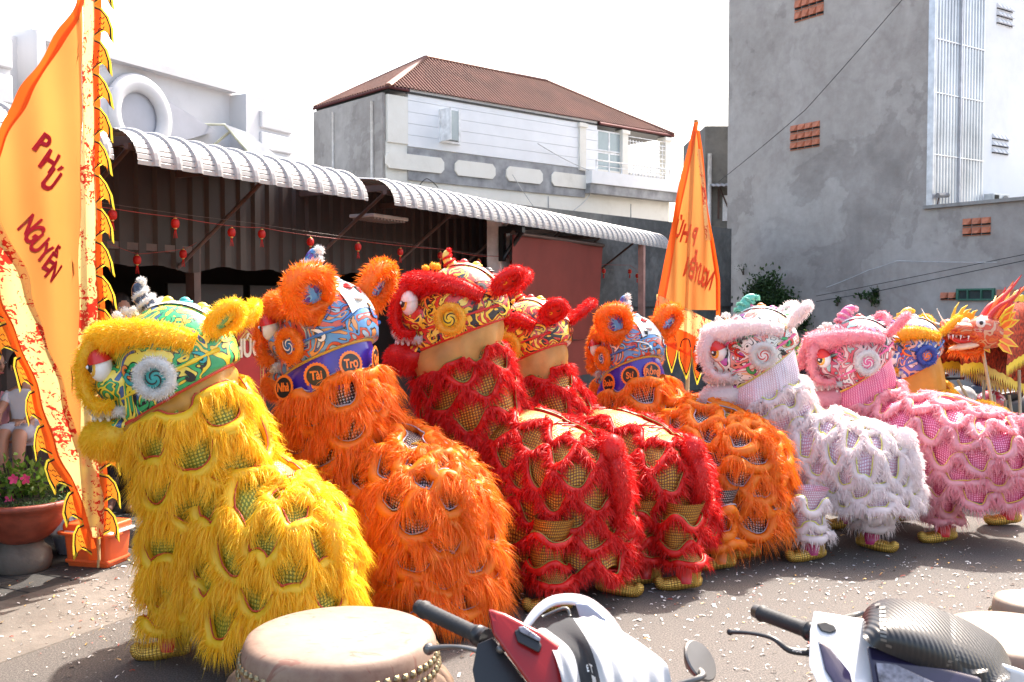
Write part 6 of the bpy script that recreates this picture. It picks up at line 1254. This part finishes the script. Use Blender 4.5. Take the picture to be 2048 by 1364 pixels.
def left_bike(root, P):
    grip(root, P, P(846, 1218, 2.32), P(955, 1270, 2.18), .0175, M_rub)
    lever(root, P, [(858, 1298, 2.2), (905, 1293, 2.16), (950, 1300, 2.12), (985, 1316, 2.1), (1010, 1322, 2.1)], [.0125, .006, .008, .012, .010], M_chr)
    front_cap(root, "bar_cover", P, [(976, 1217), (1010, 1226), (1080, 1262), (1122, 1292), (1150, 1340), (1150, 1420), (1095, 1420), (1040, 1345), (985, 1268)], lambda x, y: 2.06-(y-1217)*.0006, .07, M_rp, .012)
    front_cap(root, "switch_housing", P, [(1028, 1262), (1045, 1254), (1078, 1280), (1084, 1292), (1078, 1306), (1035, 1284)], lambda x, y: 2.045-(y-1217)*.0006, .03, M_bkp, .004)
    front_cap(root, "signal_lens", P, [(1036, 1254), (1048, 1252), (1082, 1276), (1080, 1284), (1040, 1264)], lambda x, y: 2.038-(y-1217)*.0006, .02, M_lens2, .003)
    front_cap(root, "bar_underside", P, [(955, 1288), (985, 1275), (1040, 1345), (1090, 1420), (960, 1420), (945, 1340)], lambda x, y: 2.12-(y-1217)*.0005, .07, M_bkp, .012)
    b = MB(); V, F, U = ellips(P(1002, 1298, 2.06), (.011, .011, .009), 12, 8); b.add(V, F, 0, U, True); b.build("bolt", M_chr, root)
    # white wind deflector frame behind
    b = MB(); q = resample([P(1045, 1262, 2.25), P(1075, 1222, 2.28), (P(1112, 1200, 2.3)), P(1165, 1202, 2.3), P(1205, 1234, 2.27), P(1235, 1290, 2.2)], 24); b.add(*tube(q, np.interp(np.linspace(0, 1, 24), [0, .4, .7, 1], [.008, .014, .018, .026]), 10, sq=(1.4, .6))); b.build("rear_carrier", M_wp, root)
    front_cap(root, "rear_panel", P, [(1150, 1206), (1175, 1208), (1222, 1246), (1160, 1236)], lambda x, y: 2.24, .012, mat("pale blue film", (.45, .5, .6), .1, coat=.6), .003)
    b = MB(); q = resample([P(1085, 1234, 2.26), P(1130, 1216, 2.26), P(1140, 1232, 2.25)], 10); b.add(*tube(q, .004, 6)); b.build("carrier_rod", M_chr, root)
    mc = vec(*P(1400, 1322, 2.1)); md = nz(vec(*P(1385, 1300, 2.3))-mc); x_ = nz(np.cross(md, vec(0, 0, 1))); y_ = np.cross(x_, md)
    n_ = nz(vec(.5, -.62, -.6))
    b = MB(); L_, F_, U_ = lathe([(.001, -.005), (.043, -.005), (.046, -.002), (.045, .003), (.026, .022), (.024, .022), (.022, .019), (.012, .024), (.010, .034)], 40); ax1 = nz(np.cross(n_, vec(0, 0, 1))); ax2 = np.cross(n_, ax1); b.add(xf(L_, basis(mc, ax1, ax2, n_)), F_); mi_ = b.build("mirror", M_chr, root)
    b = MB(); b.add(*tube(resample([tuple(mc+n_*.024), P(1406, 1352, 2.05), P(1350, 1372, 2.05), P(1300, 1390, 2.05)], 14), .007, 8)); b.build("mirror_arm", M_chr, mi_)
lb = near_bike("red scooter with silver brake lever, lower centre foreground, a towel thrown over its bars", .08, 2.10, yawof(-1, -.2), M_rp, left_bike)
# towel
tw0 = WP(1200, 1300, 2.0); towel = thing("towel", "white and black towel draped over the red scooter's handlebar", "towel", tw0); to = vec(*tw0)
cols = [[(1062, 1266, 2.14), (1098, 1290, 2.03), (1120, 1345, 1.95), (1135, 1430, 1.9)], [(1100, 1250, 2.16), (1150, 1295, 2.0), (1168, 1350, 1.93), (1182, 1440, 1.88)], [(1160, 1233, 2.17), (1186, 1280, 1.97), (1208, 1345, 1.9), (1225, 1440, 1.86)], [(1205, 1240, 2.16), (1252, 1288, 2.0), (1272, 1345, 1.93), (1285, 1440, 1.88)], [(1240, 1262, 2.14), (1318, 1312, 2.0), (1338, 1345, 1.95), (1350, 1440, 1.9)]]
A_ = np.array([resample([tuple(WP(*p)) for p in c_], 30) for c_ in cols]); G = np.array([resample([tuple(A_[i, j]) for i in range(5)], 40) for j in range(30)])
jj, ii = np.meshgrid(np.arange(30), np.arange(40), indexing='ij'); G[:, :, 1] += .008*np.sin(ii*.55+jj*.1)+.005*np.sin(ii*1.3-jj*.12); G = G-to
def towel_mat():
    m, t, p = newmat("towel cloth"); v = tc(t, 'UV'); sx = t.nodes.new("ShaderNodeSeparateXYZ"); t.links.new(v, sx.inputs[0]); a = mth(t, 'GREATER_THAN', sx.outputs[1], .2); c_ = mth(t, 'LESS_THAN', sx.outputs[1], .44); f = mth(t, 'MULTIPLY', a, c_)
    t.links.new(mixc(t, f, (.42, .42, .43), (.025, .025, .028)), p.inputs['Base Color']); p.inputs['Roughness'].default_value = .85; bump(t, noise(t, v, 90, 3), p, .3, .003); return m
b = MB(); V, F, U = grid(G); b.add(V, F, 0, U, True); V2 = V+np.array([0, .006, -.002]); b.add(V2, F[:, ::-1], 0, U, True); b.build("cloth", towel_mat(), towel)
def on_towel(j, i, off=.004): 
    a, c_ = int(np.clip(j, 0, 28)), int(np.clip(i, 0, 38)); return G[a, c_]*(1-(j-a))*(1-(i-c_))+G[a+1, c_]*(j-a)*(1-(i-c_))+G[a, c_+1]*(1-(j-a))*(i-c_)+G[a+1, c_+1]*(j-a)*(i-c_)+vec(0, -off, off)
for ch, j0, i0, sz in (("T", 18.2, 14, 3.2), ("E", 18.4, 12.0, 2.6)):
    V, F = text_geo(ch, 1, 0, .8); b = MB(); b.add([on_towel(j0-y*sz*-1*0+(-y)*sz, i0+x*sz) for x, y, z in V], F); b.build("lettering", M_wht, towel)
b = MB(); b.add([on_towel(j, i) for j, i in ((21.5, 10.5), (21.5, 17.5), (23, 17.5), (23, 10.5))], [[0, 1, 2, 3]]); b.add([on_towel(j, i, .0048) for j, i in ((20, 13.2), (20, 15), (27, 15), (27, 13.2))], [[0, 1, 2, 3]]); b.build("white_cross", M_wht, towel)
# far scooters behind the pink lion
def far_bike(label, x, y, yaw, body):
    root = thing("motor_scooter", label, "motor scooter", (x, y, 0), yaw); bike_body(root, body, M_bkp)
    b = MB(); b.add(*tube([(.36, -.33, 1.0), (.4, 0, .98), (.36, .33, 1.0)], .018, 8)); b.build("handlebar", M_bkp, root); b = MB(); V, F = hull([(.30, s_*.1, .93) for s_ in (1, -1)]+[(.36, s_*.14, 1.05) for s_ in (1, -1)]+[(.5, s_*.07, .96) for s_ in (1, -1)]+[(.46, s_*.09, .88) for s_ in (1, -1)], .02); b.add(V, F, 0, None, True); b.build("bar_cover", body, root)
    b = MB()
    for s_ in (1, -1): b.add(*tube([(.36, s_*.2, 1.02), (.34, s_*.27, 1.14)], .006, 5)); V, F, U = ellips((.33, s_*.29, 1.17), (.012, .055, .035), 12, 8); b.add(V, F, 0, U, True)
    b.build("mirror", M_bkp, root); return root
q = WP(1930, 860, 10.6); far_bike("black scooter parked behind the dragon poles, nearer the amber lion", q.x, q.y, R(200), M_bkp)
q = WP(2035, 860, 10.9); far_bike("dark scooter parked behind the dragon poles at the right edge", q.x, q.y, R(170), mat("navy body paint", (.02, .03, .06), .3, coat=.5))
M_sil = flat("silver helmet paint", (.6, .6, .62), .25, .8)
def helmet(label, p, m, r_=.13):
    root = thing("helmet", label, "helmet", p); b = MB(); n = 24; G = np.array([[(r_*1.1*math.cos(a)*math.sin(b_), r_*math.sin(a)*math.sin(b_), r_*math.cos(b_)+.02) for b_ in np.linspace(.02, 1.85, 10)] for a in np.arange(n)/n*6.2832]); V, F, U = grid(G, cu=True); b.add(V, F[:, ::-1], 0, U, True); b.build("shell", m, root)
    b = MB(); b.add(*tube([(r_*1.07*math.cos(a), r_*.98*math.sin(a), -.012) for a in np.linspace(0, 6.2832, 25)[:-1]], .008, 6, closed=True)); b.build("rim_trim", M_bkp, root); b = MB(); b.add(*prism([(-.05, 0), (.05, 0), (.045, .045), (-.045, .045)], (-r_*1.08, 0, .01), (0, 1, 0), (-.9, 0, .15), (.1, 0, 1), .006)); b.build("peak", m, root); return root
q = WP(1925, 800, 10.3); helmet("silver white open helmet resting on the black scooter behind the pink lion", q, M_sil)
M_pat = paint_mat("red white pattern", [(.6, .05, .08), (.75, .7, .72), (.5, .03, .06)], 14, 5)
q = WP(1982, 810, 10.5); helmet("red and white patterned helmet hanging between the dragon poles", q, M_pat, .14)
# ------------------------------------------------------------------ people
M_skn = mat("skin", (.36, .19, .125), .5, var=.08, bmp=0); M_hair = furmat("black hair", (.012, .009, .008), (.03, .02, .016), .05); M_hairc = mat("hair base", (.012, .009, .008), .5)
def skinned(name, chains, m, root, sub=2):
    """chains: lists of (point, radius); the first point of later chains may name a point of an earlier one by index"""
    vs, rs, es = [], [], []
    for ch in chains:
        prev = None
        for p in ch:
            if isinstance(p, int): prev = p; continue
            vs.append(p[0]); rs.append(p[1]); k = len(vs)-1
            if prev is not None: es.append((prev, k))
            prev = k
    me = bpy.data.meshes.new(name); me.from_pydata([tuple(v) for v in vs], es, []); o = bpy.data.objects.new(name, me); scene.collection.objects.link(o)
    md = o.modifiers.new("skin", 'SKIN'); md.use_smooth_shade = True
    for i, r_ in enumerate(rs): me.skin_vertices[0].data[i].radius = (r_ if isinstance(r_, tuple) else (r_, r_)); me.skin_vertices[0].data[i].use_root = (i == 0)
    s_ = o.modifiers.new("sub", 'SUBSURF'); s_.levels = sub; s_.render_levels = sub
    dg = bpy.context.evaluated_depsgraph_get(); m2 = bpy.data.meshes.new_from_object(o.evaluated_get(dg)); bpy.data.objects.remove(o)
    for p in m2.polygons: p.use_smooth = True
    m2.materials.clear(); m2.materials.append(m); o = bpy.data.objects.new(name, m2); scene.collection.objects.link(o); o.parent = root; return o
def head_parts(root, c, yaw, sc=1.0, mask=False, glasses=False, bun=False):
    M = Matrix.Translation(c) @ Matrix.Rotation(yaw, 4, 'Z') @ Matrix.Scale(sc, 4); b = MB()
    V, F, U = ellips((0, 0, .01), (.095, .075, .115), 20, 14); V[:, 0] = np.where(V[:, 2] < -.03, V[:, 0]*(1-.12*np.clip(-(V[:, 2]+.03)/.08, 0, 1)), V[:, 0]); V[:, 1] *= np.where(V[:, 2] < 0, 1-.28*np.clip(-V[:, 2]/.11, 0, 1), 1); b.add(V, F, 0, U, True)
    V, F, U = ellips((.098, 0, -.012), (.018, .014, .024), 10, 8); b.add(V, F, 0, U, True)
    for s_ in (1, -1): V, F, U = ellips((0, s_*.076, -.005), (.018, .01, .03), 10, 6); b.add(V, F, 0, U, True)
    hd = b.build("head", M_skn, root, M); b = MB()
    for s_ in (1, -1): V, F, U = ellips((.083, s_*.032, .018), (.01, .016, .008), 10, 6); b.add(V, F, 0, U, True); V, F, U = ellips((.09, s_*.032, .018), (.005, .007, .007), 8, 6); b.add(V, F, 1, U, True)
    b.build("eyes", [M_wht, M_blk], hd)
    if not mask: b = MB(); V, F, U = ellips((.088, 0, -.055), (.010, .024, .007), 10, 6); b.add(V, F, 0, U, True); b.build("mouth", flat("lip", (.3, .07, .06), .5, 0), hd)
    else: b = MB(); V, F, U = ellips((.05, 0, -.045), (.062, .068, .05), 16, 10); b.add(V, F, 0, U, True); b.build("face_mask", flat("pale mask", (.5, .52, .55), .8, 0), hd)
    if glasses:
        b = MB()
        for s_ in (1, -1): b.add(*tube([(.105, s_*.034+.022*math.cos(a), .016+.018*math.sin(a)) for a in np.linspace(0, 6.283, 17)[:-1]], .002, 5, closed=True)); b.add(*tube([(.1, s_*.055, .02), (0, s_*.08, .01)], .002, 4))
        b.build("glasses", M_blk, hd)
    b = MB(); V, F, U = ellips((-.015, 0, .035), (.10, .086, .108), 20, 12); b.add(V, F, 0, U, True)
    n = 1500; d = nz(rng.normal(0, 1, (n, 3))); k = (d[:, 2] > -.1) & (d[:, 0] < .45); d = d[k]; rt = vec(-.015, 0, .035)+d*vec(.1, .086, .108)*.97; strands(b, rt, d*.3+vec(-.6, 0, -.5), .07, 0, .004, .5, .1, 2)
    if bun: fur_blob(b, (-.11, 0, .02), (.04, .04, .045), .015, 300, 0, .004)
    b.build("hair", M_hair, hd); return hd
def hand(root, w_, d, up, sc=1.0):
    w_, d, up = vec(*w_), nz(vec(*d)), vec(*up); s_ = nz(np.cross(d, up)); up = np.cross(s_, d); ch = [[(w_, .02*sc), (w_+d*.05*sc, (.034*sc, .014*sc)), (w_+d*.08*sc, (.032*sc, .012*sc))]]
    for k, L in enumerate((.062, .072, .068, .05)):
        o = w_+d*.085*sc+s_*(k-1.5)*.018*sc; ch.append([2, (o, .008*sc), (o+d*L*.5*sc-up*.008*sc, .0075*sc), (o+d*L*.85*sc-up*.03*sc, .006*sc)])
    o = w_+d*.025*sc-s_*.03*sc; ch.append([0, (o, .011*sc), (o+d*.04*sc-s_*.018*sc-up*.01*sc, .009*sc)]); return skinned("hand", ch, M_skn, root, 1)
# seated woman at the left edge
w0 = WP(-30, 600, 7.1); base = vec(w0.x, w0.y, .05); woman = thing("person", "woman in pink top and glasses sitting at the left edge, holding a small child", "person", base)
bench = thing("bench", "dark low bench under the seated woman, behind the flower bowl", "bench", base+vec(.15, .15, 0)); b = MB(); b.add(*bbox((0, 0, .38), (1.3, .4, .06), .01)); b.build("seat", M_bkp, bench)
for sx_ in (-.55, .55):
    for sy_ in (-.14, .14): b = MB(); b.add(*bbox((sx_, sy_, .175), (.05, .05, .35), .004)); b.build("leg", M_bkp, bench)
b = MB(); b.add(*b2(-.6, .6, -.13, -.11, .05, .34)); b.build("front_panel", M_bkp, bench)
v = vec
skinned("body", [[(v(0, .1, .5), (.15, .12)), (v(0, .12, .75), (.12, .1)), (v(0, .1, 1.0), (.15, .1)), (v(0, .08, 1.1), .06), (v(0.01, .06, 1.2), .05)], [2, (v(.17, .06, 1.02), .05), (v(.26, -.1, .82), .042), (v(.42, -.22, .86), .03)], [2, (v(-.17, .06, 1.02), .05), (v(-.25, -.08, .8), .042), (v(-.1, -.28, .8), .03)], [0, (v(.1, -.3, .5), .08), (v(.12, -.38, .25), .055), (v(.12, -.36, .06), .04), (v(.12, -.48, .03), .035)], [0, (v(-.1, -.3, .5), .08), (v(-.12, -.36, .25), .055), (v(-.12, -.34, .06), .04), (v(-.12, -.46, .03), .035)]], M_skn, woman)
skinned("top", [[(v(0, .1, .52), (.165, .135)), (v(0, .12, .75), (.14, .12)), (v(0, .1, 1.0), (.165, .115)), (v(0, .08, 1.09), .07)], [2, (v(.17, .06, 1.02), .062), (v(.22, -.02, .92), .058)], [2, (v(-.17, .06, 1.02), .062), (v(-.22, -.02, .9), .058)]], mat("pink blouse", (.5, .22, .26), .8, var=.1), woman)
skinned("trousers", [[(v(0, .1, .47), (.16, .12)), (v(.1, -.28, .5), .092), (v(.12, -.38, .3), .07), (v(.12, -.37, .12), .06)], [0, (v(-.1, -.28, .5), .092), (v(-.12, -.36, .3), .07), (v(-.12, -.35, .12), .06)]], mat("dark trousers", (.02, .02, .025), .8), woman)
head_parts(woman, (.03, .04, 1.27), R(-30), 1.0, glasses=True, bun=True); hand(woman, (.42, -.22, .86), (.9, .2, -.05), (0, 0, 1))
c0 = WP(40, 600, 6.85); cb = vec(c0.x, c0.y, .05); child = thing("person", "small child in white t-shirt and sandals sitting on the woman's lap", "person", cb)
skinned("body", [[(v(0, .05, .78), (.085, .075)), (v(0, .06, .92), (.08, .07)), (v(0, .05, 1.08), (.095, .065)), (v(0, .04, 1.15), .035), (v(0, .03, 1.2), .035)], [2, (v(.1, .03, 1.08), .035), (v(.13, -.06, .96), .028), (v(.1, -.17, .92), .02)], [2, (v(-.1, .03, 1.08), .035), (v(-.13, -.06, .96), .028), (v(-.08, -.17, .92), .02)], [0, (v(.06, -.16, .84), .055), (v(.07, -.2, .68), .04), (v(.05, -.2, .53), .028), (v(.05, -.28, .5), .024)], [0, (v(-.06, -.16, .84), .055), (v(-.04, -.2, .68), .04), (v(-.03, -.2, .53), .028), (v(-.04, -.28, .5), .024)]], M_skn, child)
skinned("t_shirt", [[(v(0, .05, .8), (.1, .09)), (v(0, .06, .92), (.095, .085)), (v(0, .05, 1.07), (.108, .078)), (v(0, .04, 1.13), .045)], [2, (v(.1, .03, 1.08), .045), (v(.125, -.02, 1.01), .045)], [2, (v(-.1, .03, 1.08), .045), (v(-.125, -.02, 1.01), .045)]], mat("white cotton", (.5, .52, .58), .85, var=.06), child)
skinned("shorts", [[(v(0, .05, .79), (.098, .085)), (v(.06, -.1, .84), .068), (v(.065, -.17, .82), .062)], [0, (v(-.06, -.1, .84), .068), (v(-.055, -.17, .82), .062)]], mat("grey shorts", (.35, .36, .42), .85), child)
head_parts(child, (.0, .02, 1.28), R(-60), .88); hand(child, (.1, -.17, .92), (-.2, -.9, -.1), (0, 0, 1), .6); hand(child, (-.08, -.17, .92), (.2, -.9, -.1), (0, 0, 1), .6)
for x_ in (.05, -.04):
    b = MB(); b.add(*bbox((x_, -.25, .475), (.062, .15, .018), .008, 2)); b.add(*tube([(x_-.03, -.28, .48), (x_-.015, -.28, .525), (x_+.015, -.28, .525), (x_+.03, -.28, .48)], .008, 5)); b.add(*tube([(x_-.03, -.21, .48), (x_-.01, -.2, .545), (x_+.01, -.2, .545), (x_+.03, -.21, .48)], .007, 5)); b.build("sandal", M_bkp, child)
m0 = WP(238, 600, 8.1); mb_ = vec(m0.x, m0.y, .05); man = thing("person", "masked person in a pale shirt standing in the dark doorway behind the yellow lion", "person", mb_)
skinned("body", [[(v(0, 0, .92), (.14, .11)), (v(0, 0, 1.15), (.12, .1)), (v(0, 0, 1.38), (.16, .1)), (v(0, 0, 1.47), .055), (v(.01, 0, 1.56), .05)], [2, (v(.19, 0, 1.38), .055), (v(.24, -.02, 1.1), .042), (v(.22, -.1, .88), .03)], [2, (v(-.19, 0, 1.38), .055), (v(-.24, -.02, 1.1), .042), (v(-.22, -.1, .88), .03)], [0, (v(.09, 0, .5), .065), (v(.09, 0, .08), .045), (v(.09, -.1, .03), .04)], [0, (v(-.09, 0, .5), .065), (v(-.09, 0, .08), .045), (v(-.09, -.1, .03), .04)]], M_skn, man)
skinned("shirt", [[(v(0, 0, .9), (.155, .125)), (v(0, 0, 1.15), (.14, .115)), (v(0, 0, 1.38), (.175, .115)), (v(0, 0, 1.46), .068)], [2, (v(.19, 0, 1.38), .066), (v(.23, -.01, 1.2), .06)], [2, (v(-.19, 0, 1.38), .066), (v(-.23, -.01, 1.2), .06)]], mat("pale pink shirt", (.55, .36, .33), .8), man)
skinned("trousers", [[(v(0, 0, .9), (.15, .12)), (v(.09, 0, .5), .08), (v(.09, 0, .1), .065)], [0, (v(-.09, 0, .5), .08), (v(-.09, 0, .1), .065)]], bpy.data.materials["dark trousers"], man)
head_parts(man, (.02, -.01, 1.66), R(-50), 1.0, mask=True); hand(man, (.22, -.1, .88), (0, -.2, -1), (1, 0, 0)); hand(man, (-.22, -.1, .88), (0, -.2, -1), (-1, 0, 0))
